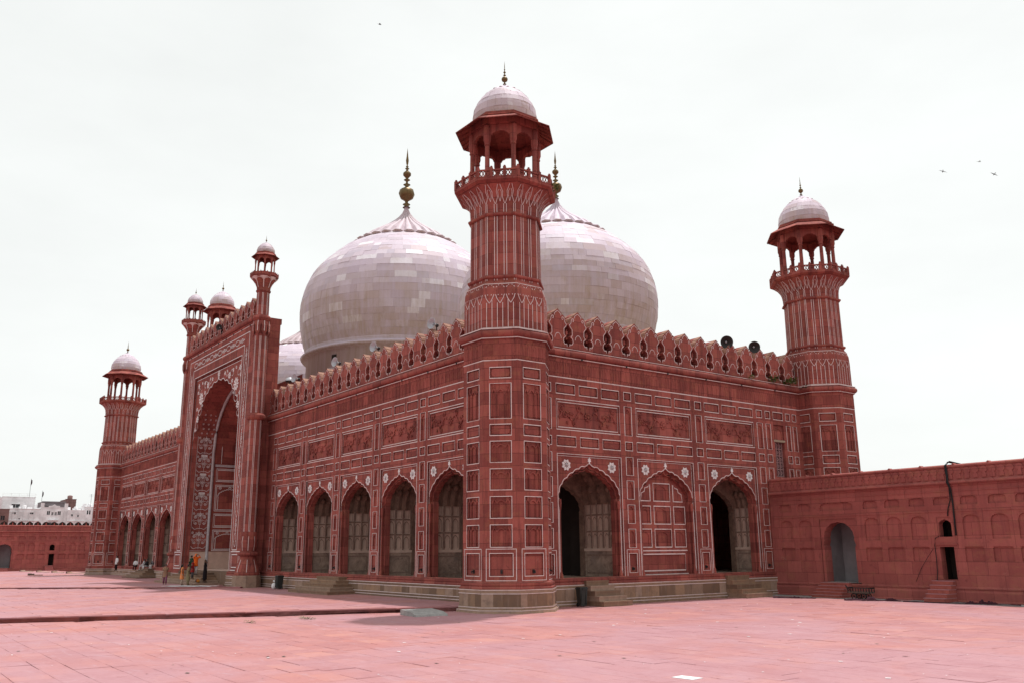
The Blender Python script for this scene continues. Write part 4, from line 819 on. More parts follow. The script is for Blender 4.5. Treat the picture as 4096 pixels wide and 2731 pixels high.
# ---------------------------------------------------------------- great domes
DP = [(10.15, 21.3), (10.35, 22.0), (10.55, 22.85), (10.78, 24.0), (10.86, 25.2), (10.83, 26.2), (10.6, 27.4), (10.22, 28.65), (9.72, 29.65), (8.98, 30.62), (8.04, 31.53), (6.8, 32.63), (5.1, 33.58)]
def great_dome(x, sc, zoff, parts, fs, y=17.7):
    T = lambda P: [(r*sc, (z-25.3)*sc+25.3+zoff) for r, z in P]
    zr = T([(0, 21.3)])[0][1]; rr = 10.15*sc
    g = G(); g.lathe([(rr*.985, 12.5), (rr*.985, zr-.9), (rr*1.03, zr-.75), (rr*1.045, zr-.55), (rr*1.02, zr-.4), (rr*.99, zr-.35), (rr*1.005, zr-.1), (rr*1.0, zr+.05)], 72, (0, 0), 0, True)
    a = math.atan2(CAM.y-y, CAM.x-x)-.72; c, s = math.cos(a), math.sin(a); M = Matrix.Rotation(a+math.pi/2, 4, 'Z')
    q = G(); q.box(-.7, .7, -rr*.985-.06, -rr*.985+.3, 15.2, 18.4, 1); q.box(-.95, .95, -rr*.985-.03, -rr*.985+.3, 15.0, 18.65, 0); q.box(-.3, .3, -rr*.985-.05, -rr*.985+.2, 19.2, 19.9, 1); g.merge(q, M)
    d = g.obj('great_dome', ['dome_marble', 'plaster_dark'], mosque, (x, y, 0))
    P = T(DP); dom = slab_dome(P, 21, 1.35*sc**.5, .05, .007); cand = []
    for j, (vs, fs_, an, z0, z1) in enumerate(dom):
        for i, t_ in enumerate(an):
            v = vs[1]; v2 = vs[-3]; px = (v[0]+v2[0])/2; n = Vector((math.cos(t_), math.sin(t_), .15)); w_ = (CAM-Vector((x+px*n.x, y+px*n.y, (z0+z1)/2))).normalized(); cand.append((-(n.dot(w_)), j, i))
    cand.sort(); pick = {(j, i) for _, j, i in cand[:parts]}
    g = G()
    for j, (vs, fs_, an, z0, z1) in enumerate(dom):
        me = None
        for i, t_ in enumerate(an):
            q = random.uniform(-.014, .014); c, s = math.cos(t_), math.sin(t_)
            if (j, i) in pick:
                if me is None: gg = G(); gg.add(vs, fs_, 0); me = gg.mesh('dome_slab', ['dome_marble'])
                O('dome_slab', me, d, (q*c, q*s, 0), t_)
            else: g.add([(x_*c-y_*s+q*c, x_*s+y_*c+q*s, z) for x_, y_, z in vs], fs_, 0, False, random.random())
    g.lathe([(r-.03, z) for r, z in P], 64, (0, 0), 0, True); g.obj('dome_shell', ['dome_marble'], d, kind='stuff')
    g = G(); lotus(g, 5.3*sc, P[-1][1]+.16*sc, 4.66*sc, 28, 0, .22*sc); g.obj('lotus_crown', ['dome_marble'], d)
    z = P[-1][1]+4.75*sc; k_ = fs
    g = G(); F = [(.42, -.15), (.2, .05), (.42, .22), (.16, .4), (.2, .62), (.7, .95), (.9, 1.45), (.76, 1.92), (.3, 2.2), (.15, 2.35), (.4, 2.55), (.12, 2.72), (.12, 2.95), (.36, 3.12), (.12, 3.28), (.2, 3.4), (.44, 3.68), (.44, 3.92), (.14, 4.22), (.1, 4.35), (.24, 4.48), (.08, 4.58), (.16, 4.72), (.06, 4.86), (.12, 5.1), (.16, 5.45), (.1, 5.9), (.001, 7.0)]
    vs = []; n = 20
    for r, h in F:
        for i in range(n): q = r*(1-.05*(i % 2)*(r > .6))*k_; t_ = 2*math.pi*i/n; vs.append((q*math.cos(t_), q*math.sin(t_), z+h*k_))
    g.add(vs, [(j*n+i, j*n+(i+1) % n, (j+1)*n+(i+1) % n, (j+1)*n+i) for j in range(len(F)-1) for i in range(n)], 0, True); g.obj('finial', ['brass'], d); return d
great_dome(-42.4, 1., 0., 150, 1.); great_dome(-16.73, .752, -4.45, 150, .62); great_dome(-68.1, .752, -4.45, 0, .62)

# ================================================================ courtyard ground
def in_view(x, y, z, mg=.12):
    d = Vector((x, y, z))-CAM; dz = d.dot(fw)
    if dz < 3: return False, 0
    a, b = d.dot(r2)/dz, d.dot(u2)/dz; return (abs(a) < .584+mg and -.389-mg < b < .42), dz
K1 = [(-.9, -1.9), (-8.45, -21.35), (-16.5, -42)]           # kerb of the raised terrace
K2 = [(-35.6, -6.0), (-46.0, -16.9), (-62, -38)]            # second low step
def left_of(K, x, y):                                       # terrace side of a kerb line
    for (x0, y0), (x1, y1) in zip(K, K[1:]):
        if y1 <= y <= y0 or (K.index((x1, y1)) == len(K)-1 and y < y1): return x < x0+(x1-x0)*(y-y0)/(y1-y0)
    return x < K[0][0]
FZ2 = -1.07
g = G(); g.add([(-3000, -3000, NZ-.05), (3000, -3000, NZ-.05), (3000, 3000, NZ-.05), (-3000, 3000, NZ-.05)], [(0, 1, 2, 3)], 0); ground = g.obj('courtyard_ground', ['joint'], kind='structure')
def terrace(name, K, z, far, z0, ycap):
    g = G(); P = [(K[0][0], ycap)]+K+[(far, K[-1][1]), (far, ycap)]; tri = tessellate_polygon([[Vector((x, y, 0)) for x, y in P]])
    g.add([(x, y, z-.035) for x, y in P], [tuple(t) for t in tri], 0); n = len(P)
    g.add([(x, y, z-.035) for x, y in P]+[(x, y, z0) for x, y in P], [(i, (i+1) % n, (i+1) % n+n, i+n) for i in range(n)], 0); return g.obj(name, ['joint'], kind='structure')
terr = terrace('raised_terrace', K1, AZ, -121.9, NZ-.05, .3); terr2 = terrace('upper_terrace', K2, FZ2, -121.9, AZ-.035, .25)
cand = []; rn = random.Random(21)
def pave(y0, y1, x0, x1, z, test, owner, rd=(.62, .95), rl=(.7, 1.5)):
    y = y0
    while y < y1:
        d = rn.uniform(*rd); x = x0+rn.uniform(-.8, 0)
        while x < x1:
            l = rn.uniform(*rl); cx, cy = x+l/2, y+d/2
            if test(cx, cy):
                ok, dz = in_view(cx, cy, z)
                if ok: cand.append((dz, x, y, l, d, z, owner))
            x += l
        y += d
wallB = lambda x, y: x > .2 or y < -2.2
pave(-34, 21.3, -17, 44, NZ, lambda x, y: not left_of(K1, x+.35, y) and not (x < .45 and y > -.9) and not (math.hypot(x-TW[0], y-TW[1]) < 2.1), ground)
pave(-38, -.1, -60, 0, AZ, lambda x, y: left_of(K1, x+.45, y) and not left_of(K2, x-.4, y) and not (abs(x-XC) < 9.9 and y > -1.9), terr)
pave(-46, -.1, -121.5, -36, FZ2, lambda x, y: left_of(K2, x+.45, y) and not (abs(x-XC) < 9.9 and y > -1.9), terr2, (.8, 1.2), (1., 1.9))
cand.sort(key=lambda c: c[0]); rest = {}
for i, (dz, x, y, l, d, z, ow) in enumerate(cand):
    zz0 = rn.gauss(0, .004); gp = rn.choice((.001, .002, .003, .006)); h = [z+zz0+rn.uniform(-.004, .004) for _ in range(4)]; jx = lambda: rn.uniform(-.004, .004)
    T = [(gp+jx(), gp+jx()), (l-gp+jx(), gp+jx()), (l-gp+jx(), d-gp+jx()), (gp+jx(), d-gp+jx())]; ch = .012
    top = [(a+(ch if k_ in (0, 3) else -ch), b+(ch if k_ < 2 else -ch), hh) for k_, ((a, b), hh) in enumerate(zip(T, h))]; mid = [(a, b, hh-.008) for (a, b), hh in zip(T, h)]; low = [(a, b, z-.06) for a, b in T]
    fs_ = [(0, 1, 2, 3)]+[(k_, (k_+1) % 4, (k_+1) % 4+4, k_+4) for k_ in range(4)]+[(k_+4, (k_+1) % 4+4, (k_+1) % 4+8, k_+8) for k_ in range(4)]
    if i < 300: q = G(); q.add([(a, b, c-z) for a, b, c in top+mid+low], fs_, 0); q.obj('paving_slab', ['paving'], ow, (x, y, z))
    else: rest.setdefault(ow.name, (ow, G()))[1].add([(a+x, b+y, c) for a, b, c in top+mid+low], fs_, 0, False, rn.random())
for nm, (ow, q) in rest.items(): q.obj('paving', ['paving'], ow, kind='stuff')
def kerb(K, z, z0, owner, wd=.42):
    for (x0, y0), (x1, y1) in zip(K, K[1:]):
        L_ = math.hypot(x1-x0, y1-y0); n = int(L_/1.5); a = math.atan2(y1-y0, x1-x0)
        for i in range(n):
            q = G(); l = L_/n; q.box(.006, l-.006, -wd, 0, z0, z-.02, 0); q.box(.004, l-.004, -wd, .012, z-.05, z+.006, 1); q.obj('kerb_stone', ['kerb_stone', 'paving'], owner, (x0+(x1-x0)*i/n, y0+(y1-y0)*i/n, rn.uniform(-.004, .004)), a)
kerb(K1, AZ, NZ-.1, terr); kerb(K2, FZ2, AZ-.1, terr2)
kerb([(-31.6, -2.3), (-35.6, -6.0)], FZ2, AZ-.1, terr2)
g = G(); g.box(-.3, .3, -.2, .2, 0, .02, 0); g.obj('marble_slab', ['white_cloth'], ground, (22.05, -11.0, NZ-.008), R(6))
q = G(); r_ = random.Random(5)
for i in range(420):
    x, y = r_.uniform(-6, 32), r_.uniform(-24, 20)
    if left_of(K1, x-.3, y) or x < 2 and y > -3: continue
    a = r_.uniform(0, 3); s_ = r_.choice((.02, .03, .05, .09)); q.add([(x+s_*math.cos(a+k_*1.57+r_.uniform(-.3, .3)), y+s_*math.sin(a+k_*1.57)*.7, NZ+.012+r_.uniform(0, .01)) for k_ in range(4)], [(0, 1, 2, 3)], r_.choice((0, 0, 1, 2)))
q.obj('scattered_debris', ['white_cloth', 'wood_grey', 'joint'], ground, kind='stuff')
# white limewashed strip at the foot of the walls
g = G(); g.add([(.2, 19.7, NZ+.008), (44, 19.7, NZ+.008), (44, 21.3, NZ+.008), (.2, 21.3, NZ+.008)], [(0, 1, 2, 3)], 0); g.obj('pale_border', ['concrete'], ground, (0, 0, .0))

# ================================================================ courtyard walls
def wall_niche(w_, h, kind):
    key = ('wn', round(w_, 2), round(h, 2), kind)
    if key in PC: return PC[key]
    g = G(); a, b, d = w_/2, h/2, .11
    g.add([(-a, d, -b), (a, d, -b), (a, d, b), (-a, d, b)], [(0, 1, 2, 3)], 0); g.add([(-a, 0, -b), (a, 0, -b), (a, 0, b), (-a, 0, b), (-a, d, -b), (a, d, -b), (a, d, b), (-a, d, b)], [(0, 1, 5, 4), (1, 2, 6, 5), (2, 3, 7, 6), (3, 0, 4, 7)], 0)
    if kind == 'arch': A = cusp(a*.93, b*.45, b*.92, .09, 4, [(1, 0), (.97, .3), (.85, .58), (.62, .8), (.3, .95)])
    elif kind == 'flat': A = cusp(a*.95, -b*.2, b*.8, .1, 4, [(1, 0), (.98, .5), (.86, .8), (.6, .93), (.3, .97)])
    else: A = [(-a*.98, b*.7), (-a*.9, b*.92), (a*.9, b*.92), (a*.98, b*.7)]
    g.prism([(-a, A[0][1])]+A+[(a, A[-1][1]), (a, b), (-a, b)], .015, d, 0); PC[key] = g.mesh('niche', ['wall_sandstone']); return PC[key]
def court_wall(name, label, loc, rz, s0, s1, arch0, zb, group):
    per = 13.37; holes = []; nich = []; arches = [arch0+per*k_ for k_ in range(-8, 9) if s0+1.4 < arch0+per*k_ < s1-1.4]; doors = [arch0+per*(k_+.5) for k_ in range(-8, 9) if s0+1 < arch0+per*(k_+.5) < s1-1]
    allc = [arch0+per*k_ for k_ in range(-8, 9)]
    for c in allc:
        for o in (2.3, 3.7, 5.2):
            for sg in (-1, 1):
                s = c+sg*o
                if s0+.4 < s-.5 and s+.5 < s1: nich += [('arch', s, 2.58, .94, 1.36), ('flat', s, 4.0, .94, .5), ('rect', s, 1.12, 1.04, .8)]
    for c in arches: holes.append((c-1.24, c+1.24, -.55, 3.22)); nich.append(('flat', c, 3.98, 2.3, .5))
    for c in doors: holes += [(c-.42, c+.42, 2.04, 3.1), (c-.46, c+.46, -.25, 1.55)]; nich.append(('flat', c, 4.0, 1.0, .46))
    for kd, s, z, w_, h in nich: holes.append((s-w_/2, s+w_/2, z-h/2, z+h/2))
    g = G(); grid_wall(g, s0, s1, -.75, 4.75, holes); run_profile(g, s0, s1, [(0, -.6), (-.07, -.64), (-.1, -.72), (-.06, -.78), (-.12, -.9), (-.12, zb+.1), (-.2, zb+.06), (-.2, zb-.2)], 0)
    for z in (3.38, 4.48): g.box(s0, s1, -.03, .01, z, z+.05, 0)
    run_profile(g, s0, s1, [(0, 4.75), (-.06, 4.78), (-.06, 4.82)]+[(y-.06, z) for y, z in roll(4.84, 5.06, .14)]+[(-.02, 5.1), (-.02, 5.74), (-.1, 5.8), (-.1, 5.88), (.0, 5.95), (3.2, 5.9), (3.2, zb-.2)], 0)
    g.add([(s0, -.1, zb-.2), (s0, 3.2, zb-.2), (s0, 3.2, 5.9), (s0, -.02, 5.9)], [(0, 1, 2, 3)], 0)
    w_ = g.obj(name, ['wall_sandstone', 'inlay'], None, loc, rz, label=label, cat='wall', group=group)
    for kd, s, z, a, h in nich: O('niche', wall_niche(a, h, kd), w_, (s, 0, z))
    g = G(); r = .19
    g.prism(arc(0, .14, r, -35, 215, 12)+[(-.07, .0), (-.12, -.1), (-.12, -.27), (.12, -.27), (.12, -.1), (.07, 0)], -.05, .0, 0); tm = g.mesh('trefoil', ['wall_sandstone']); n = int((s1-s0)/.46)
    for i in range(n):
        s = s0+(i+.5)*.46; P = w_.matrix_basis @ Vector((s, 0, 5.4))
        if in_view(P.x, P.y, P.z, .1)[0]: O('trefoil', tm, w_, (s, -.02, 5.42))
    n = int((s1-s0)/1.18); g = G(); g.prism([(-.52, 0), (-.5, .22), (-.4, .4), (-.22, .53), (0, .64), (.22, .53), (.4, .4), (.5, .22), (.52, 0)], 0, .3, 0, back=True); g.prism([(-.1, .05), (.1, .05), (.06, .4), (0, .55), (-.06, .4)], -.04, .0, 1); mm = g.mesh('merlon', ['plaster_dark', 'wall_sandstone'])
    for i in range(n):
        s = s0+(i+.5)*1.18; P = w_.matrix_basis @ Vector((s, 0, 6))
        if loc[0] < -50 and in_view(P.x, P.y, P.z, .1)[0]: O('merlon', mm, w_, (s, .5, 5.9))
    if loc[0] > -50:
        g = G(); g.prism([(-.1, 0), (0, .09), (.1, 0)], -.06, .3, 0, back=True); bmm = g.mesh('coping_knob', ['wall_sandstone'])
        for i in range(int((s1-s0)/1.9)): O('coping_knob', bmm, w_, (s0+1+i*1.9, 0, 5.92))
    for c in arches:
        g = G(); A = [(c+x, z) for x, z in cusp(1.02, 2.0, 3.05, .1, 5, [(1, 0), (.97, .28), (.84, .55), (.62, .76), (.33, .92)])]; g.prism([(c-1.24, -.55), (c-1.06, -.55)]+[(c-1.06, 1.55), (c-1.13, 1.65), (c-1.02, 1.95)]+A+[(c+1.02, 1.95), (c+1.13, 1.65), (c+1.06, 1.55), (c+1.06, -.55), (c+1.24, -.55), (c+1.24, 3.22), (c-1.24, 3.22)], .05, .75, 0)
        g.box(c-1.3, c+1.3, .0, 2.6, -.7, -.54, 2); g.box(c-1.3, c+1.3, 2.2, 2.3, -.6, 3.3, 1); g.box(c-1.3, c-1.2, .7, 2.3, -.6, 3.3, 1); g.box(c+1.2, c+1.3, .7, 2.3, -.6, 3.3, 1); g.box(c-1.3, c+1.3, .7, 2.3, 3.25, 3.35, 1)
        g.obj('arched_doorway', ['wall_sandstone', 'building_grey', 'concrete'], w_)
    for c in doors:
        g = G(); A = [(c+x, z) for x, z in cusp(.36, 2.7, 3.0, .02, 3, [(1, 0), (.9, .35), (.5, .75)])]; g.prism([(c-.42, 2.04), (c-.36, 2.04)]+A+[(c+.36, 2.04), (c+.42, 2.04), (c+.42, 3.1), (c-.42, 3.1)], .03, .5, 0); g.prism([(c-.46, -.25), (c-.4, -.25), (c-.4, 1.5), (c+.4, 1.5), (c+.4, -.25), (c+.46, -.25), (c+.46, 1.55), (c-.46, 1.55)], -.02, .5, 0)
        g.box(c-.6, c+.6, 1.2, 1.3, -.4, 3.3, 1); g.box(c-.6, c+.6, .4, 1.3, 3.1, 3.3, 1); g.box(c-.6, c+.6, .4, 1.3, 1.55, 2.03, 1); g.box(c-.6, c-.5, .4, 1.3, -.4, 3.2, 1); g.box(c+.5, c+.6, .4, 1.3, -.4, 3.2, 1); g.box(c-.6, c+.6, .02, 1.3, -.4, -.26, 0); g.box(c-.62, c+.62, -.06, 0, 1.6, 1.68, 0)
        g.obj('doorway', ['wall_sandstone', 'plaster_dark'], w_)
    for cs, top, wd in [(c, -.55, 1.9) for c in arches]+[(c, -.3, 1.15) for c in doors]:
        n = 5; h = (top-zb)/n; o = None
        for i in range(n):
            y = -.12-.26*(n-i); q = G(); q.box(cs-wd/2-.3, cs+wd/2-.3, y, -.1, zb+h*i, zb+h*(i+1)-.01, 0); q.box(cs-wd/2-.31, cs+wd/2-.29, y-.015, -.1, zb+h*(i+1)-.03, zb+h*(i+1), 1)
            o = q.obj('red_steps', ['kerb_stone', 'paving'], w_) if o is None else (q.obj('step', ['kerb_stone', 'paving'], o) and o)
    return w_
cw = court_wall('courtyard_wall', 'red arcaded courtyard wall with niches running right from the side facade', (0, 21.55, 0), 0, .05, 46, 4.87, NZ, 'courtyard walls')
cf = court_wall('courtyard_wall', 'distant red courtyard wall with dark rounded merlons beyond the far left minaret', (-122, 0, 0), R(90), -60, 24, -7.1, FZ2, 'courtyard walls')
# blind stretch of wall closing the far corner behind the front facade
g = G(); g.box(-122, -85.4, 23.9, 26.5, FZ2-.3, 5.9, 0); g.box(-122, -85.4, 23.8, 26.5, 5.9, 6.05, 0); g.obj('linking_wall', ['wall_sandstone'], cf, tuple(cf.matrix_basis.inverted() @ Vector((0, 0, 0))), -R(90))
# tall court minaret far behind the portal
g = G(); g.octo([(4.2, FZ2-.2), (4.0, 6), (3.9, 6.3), (3.6, 6.5), (3.2, 36), (3.5, 36.3), (3.0, 36.8), (2.75, 40), (2.95, 40.4), (3.3, 40.9)]); dm = g.obj('court_minaret', ['sandstone'], None, (-128.5, 25.9, 0), label='distant courtyard minaret kiosk rising behind the left turret of the portal', cat='minaret')
kiosk(dm, 1.24, 1.6, 40.9, 1.24, False)

# ================================================================ city beyond the far wall
def building(label, x, y0, y1, zt, mat, wins, depth=9, mats=('window_glass',), par_h=.5, extra=None, name='city_building', zb=FZ2-.2):
    # faces +X; y0..y1 wide; wins = (y centre fraction, z, w, h)
    L_ = y1-y0; g = G(); hl = []
    for f, z, w_, h in wins: hl.append((f*L_-w_/2, f*L_+w_/2, z-h/2, z+h/2))
    grid_wall(g, 0, L_, zb, zt, hl); g.add([(0, 0, zb), (0, depth, zb), (0, depth, zt), (0, 0, zt)], [(0, 1, 2, 3)], 0); g.add([(L_, 0, zb), (L_, depth, zb), (L_, depth, zt), (L_, 0, zt)], [(0, 1, 2, 3)], 0); g.add([(0, depth, zb), (L_, depth, zb), (L_, depth, zt), (0, depth, zt)], [(0, 1, 2, 3)], 0); g.add([(0, 0, zt-.02), (L_, 0, zt-.02), (L_, depth, zt-.02), (0, depth, zt-.02)], [(0, 1, 2, 3)], 0)
    o = g.obj(name, [mat], None, (x, y0, 0), R(90), label=label, cat='building', group='city buildings beyond the far wall')
    q = G(); q.box(-.1, L_+.1, -.12, .1, zt-.02, zt+.14, 0); q.box(-.05, L_+.05, -.06, .05, zt-par_h-.5, zt-par_h-.38, 0)
    if extra: extra(q, L_, zt)
    q.obj('parapet', [mat], o)
    for i, (f, z, w_, h) in enumerate(wins):
        q = G(); q.box(-w_/2, w_/2, .14, .2, -h/2, h/2, 0); q.box(-w_/2-.12, w_/2+.12, -.1, .0, h/2, h/2+.12, 1); q.box(-w_/2-.1, w_/2+.1, -.12, .0, -h/2-.1, -h/2, 1); q.box(-.04, .04, .08, .14, -h/2, h/2, 1); q.obj('window', [mats[i % len(mats)], mat], o, (f*L_, 0, z))
    return o
def gable(q, L_, zt): q.prism([(L_*.28, zt), (L_*.3, zt+.5), (L_*.42, zt+.55), (L_*.5, zt+1.), (L_*.58, zt+.55), (L_*.7, zt+.5), (L_*.72, zt)], -.1, .2, 0, back=True); [q.box(L_*a, L_*a+.9, -.25, .2, 6, zt+1.3, 0) for a in (0, .88)]; q.box(L_*.3, L_*.7, -.9, 0, 11.2, 11.35, 0)
def rail(q, L_, zt):
    for i in range(5): q.box(L_*i/4-.03, L_*i/4+.03, 0, .06, zt, zt+1.1, 0)
    q.box(0, L_, 0, .05, zt+1.05, zt+1.1, 0); q.box(0, L_, 0, .05, zt+.55, zt+.6, 0)
def clutter(q, L_, zt):
    for f, w_, h in ((.12, .9, 1.1), (.4, .5, .8), (.7, 1.2, .7), (.9, .4, 1.5)): q.box(L_*f-w_/2, L_*f+w_/2, 2, 3, zt, zt+h, 0)
    q.lathe([(.5, zt), (.5, zt+1.2), (.2, zt+1.35), (.02, zt+1.35)], 10, (L_*.55, 3.5), 0)
    for i in range(7): q.box(L_*i/6-.1, L_*i/6+.1, -.16, 0, 8, zt-.4, 0)
    q.box(0, L_, -.35, 0, 11.0, 11.12, 0)
def slabs(q, L_, zt): q.box(-.3, L_+.3, -.5, 0, zt-.2, zt+.05, 0); q.box(0, L_*.7, -.3, 0, zt-1.2, zt-1.0, 0)
def tank(q, L_, zt): q.lathe([(.8, zt), (.8, zt+1.3), (.3, zt+1.5), (.02, zt+1.5)], 12, (L_*.55, 3), 0)
building('wide white weathered house with green shuttered windows, left of the gabled one', -260, 10.0, 18.6, 14.4, 'building_white', [(.2, 13.2, 1.0, .5), (.72, 13.2, 1.2, .5), (.36, 11.6, .5, .4), (.2, 9.6, 1.3, 1.6), (.5, 9.6, 1.3, 1.6), (.76, 9.6, 1.3, 1.6)], mats=('window_glass', 'window_glass', 'window_glass', 'shutter_green', 'shutter_green', 'shutter_green'), extra=clutter)
building('tall plain white rooftop block with railing behind the wide white house', -276, 10.2, 19.3, 18.7, 'building_white', [(.42, 16.0, 2.3, 1.1)], extra=rail)
building('white house with stepped gable and small balcony in the middle of the row', -260.5, 18.65, 26.0, 15.0, 'building_white', [(.3, 13.4, .8, 1.1), (.45, 13.2, .5, .9), (.57, 13.2, .5, .9), (.7, 13.4, .8, 1.1), (.25, 9.9, .7, 1.), (.45, 9.9, 1.6, 1.5), (.66, 9.9, .8, 1.)], extra=gable)
building('low white house with two small square windows right of the gable', -260, 26.05, 30.9, 14.2, 'building_white', [(.25, 12.8, .55, .6), (.62, 12.6, .6, .6), (.3, 9.4, 1.0, 1.), (.6, 9.4, 1.0, 1.), (.85, 9.4, .8, 1.)], extra=clutter)
building('grey concrete rooftop storey with flat projecting slabs', -286, 22.9, 29.6, 18.0, 'building_grey', [(.35, 16.4, 4.2, .3)], extra=slabs)
building('brown brick stair tower with round water tank on top', -286, 29.65, 32.9, 18.9, 'building_brick', [(.4, 16.5, .5, .6)], extra=tank)
building('narrow white house with dark upper opening next to the far minaret', -262, 30.95, 34.8, 15.4, 'building_white', [(.35, 13.8, 1.1, 1.2), (.75, 13.6, .9, 1.3), (.4, 10., .8, 1.1), (.75, 9.8, .8, 1.2)], extra=clutter)
building('dark brick house half cut off at the left edge', -250, 1.8, 9.2, 13.8, 'building_brick', [(.45, 11.6, 1.2, 1.3), (.8, 11.4, 1., 1.2), (.7, 9.2, 1.2, 1.1)])
building('small reddish rooftop block at the very left edge, farthest back', -302, 8.6, 12.6, 20.0, 'building_brick', [(.5, 18, .8, 1.)])
for i, (x, y, z0, z1, fl_) in enumerate(((-276, 17.5, 18.7, 24.5, 1), (-286, 22.6, 18, 21.5, 1), (-262, 32.6, 15.4, 19.4, 0))):
    g = G(); g.tube([(0, 0, z0), (0, 0, z1)], .05, 6, 0); o = g.obj('flag_pole' if fl_ else 'antenna', ['dark_iron', 'dark_cloth'], None, (x, y, 0), label=('tall mast with drooping dark flag on the plain white rooftop block', 'short mast with small dark flag on the grey concrete storey', 'thin rooftop antenna on the narrow white house')[i], cat='flag pole' if fl_ else 'antenna')
    if fl_: q = G(); q.add([(0, 0, z1-.3), (0, .35, z1-.5), (0, .4, z1-1.4), (0, .1, z1-2.2), (.03, 0, z1-1.9)], [(0, 1, 2, 3, 4)], 0); q.obj('flag', ['dark_cloth'], o)
    else:
        q = G(); [q.box(-.02, .02, -.6, .6, z1-.2-.3*j, z1-.17-.3*j, 0) for j in range(3)]; q.obj('cross_bar', ['dark_iron'], o)

# ================================================================ loudspeakers
def horn(x, y, z, rz, tilt, s, mat, label):
    P = [(.05, .0), (.09, .02), (.12, .12), (.2, .3), (.34, .46), (.47, .55), (.5, .56), (.47, .53), (.3, .42), (.12, .25), (.02, .2)]
    g = G(); g.lathe([(r*s, h*s) for r, h in P], 20); g.ball((0, 0, .3*s), .09*s, 10, 1)
    M = Matrix.Rotation(rz, 4, 'Z') @ Matrix.Rotation(math.pi/2+tilt, 4, 'X')
    g.v = [tuple(M @ Vector(v)) for v in g.v]; o = O('loudspeaker', None, None, (x, y, z), label=label, cat='loudspeaker', group='loudspeakers on the parapets'); g.obj('horn', [mat, 'horn_grey'], o)
    q = G(); q.lathe([(.13*s, -.24*s), (.15*s, -.2*s), (.15*s, 0), (.1*s, .03*s)], 12); q.v = [tuple(M @ Vector(v)) for v in q.v]; q.obj('driver', ['dark_iron'], o)
    q = G(); q.tube([(0, .05, -.05), (0, .12, -.75*s-.6)], .035, 6, 0); q.obj('bracket', ['dark_iron'], o)
for (x, z, l) in ((-7.75, 14.75, 'white horn loudspeaker on the front parapet nearest the near minaret'), (-15.3, 14.75, 'white horn loudspeaker second from the near minaret on the front parapet'), (-21.3, 14.75, 'white horn loudspeaker third from the near minaret on the front parapet'), (-28.7, 14.75, 'white horn loudspeaker on the front parapet fourth from the near minaret')): horn(x, .35, z+.28, R(12), R(-4), .72, 'horn_grey', l)
horn(-.35, 18.55, 14.95, R(52), R(12), .85, 'dark_iron', 'larger black horn loudspeaker on the side parapet, left of the pair'); horn(-.35, 21.45, 15.0, R(50), R(12), .8, 'dark_iron', 'black horn loudspeaker on the side parapet nearest the right minaret')
horn(XC+.9, PY-.2, 21.5, R(40), R(0), .6, 'dark_iron', 'small black horn loudspeaker on the portal parapet')
# floodlight on the front parapet by the portal
g = G(); g.box(-.35, .35, -.2, .2, .35, .45, 0); g.lathe([(.02, .75), (.25, .7), (.4, .5), (.42, .42)], 14, (0, 0), 1); g.tube([(0, 0, -.6), (0, 0, .4)], .04, 6, 0); o = g.obj('floodlight', ['dark_iron', 'horn_grey'], None, (-30.7, .5, 14.75), label='grey domed lamp on the front parapet beside the portal block', cat='lamp')

# ================================================================ bins, bag, cart, cloth, cables, slab, mat, plants
def bin_(loc, rz, label):
    g = G(); vs = [(sx*a, sy*a, z) for a, z in ((.17, .05), (.23, .92)) for sx, sy in ((-1, -1), (1, -1), (1, 1), (-1, 1))]; g.add(vs, [(0, 1, 5, 4), (1, 2, 6, 5), (2, 3, 7, 6), (3, 0, 4, 7), (0, 3, 2, 1)], 0)
    for sx in (-1, 1): g.box(sx*.14-.02, sx*.14+.02, -.24, -.2, .15, .86, 0)
    o = g.obj('litter_bin', ['bin_plastic'], None, loc, rz, label=label, cat='bin', group='litter bins')
    q = G(); q.box(-.255, .255, -.255, .255, .9, .96, 0); q.box(-.22, .22, -.22, .22, .96, 1.0, 0); q.box(-.1, .1, -.3, -.25, .88, .94, 0); q.obj('lid', ['bin_plastic'], o)
    for sx in (-1, 1): q = G(); q.lathe([(.08, -.03), (.1, -.02), (.1, .02), (.08, .03)], 12); q.v = [(z+sx*.18, y+.14, x+.1) for x, y, z in q.v]; q.obj('wheel', ['rubber'], o)
bin_((.75, 4.3, NZ), R(80), 'black litter bin at the foot of the side facade beside the stone steps'); bin_((-27.5, -.85, AZ), R(5), 'dark litter bin against the front plinth near the portal')
g = G(); g.ball((0, 0, .22), .24, 10, 0, (1, .8, 1)); g.tube([(0, 0, .42), (.03, .02, .52), (-.06, 0, .6)], [.05, .03, .09], 6, 0); g.obj('plastic_bag', ['white_cloth'], None, (-28.1, -1.0, AZ), label='white plastic bag on the ground beside the bin near the portal', cat='bag')
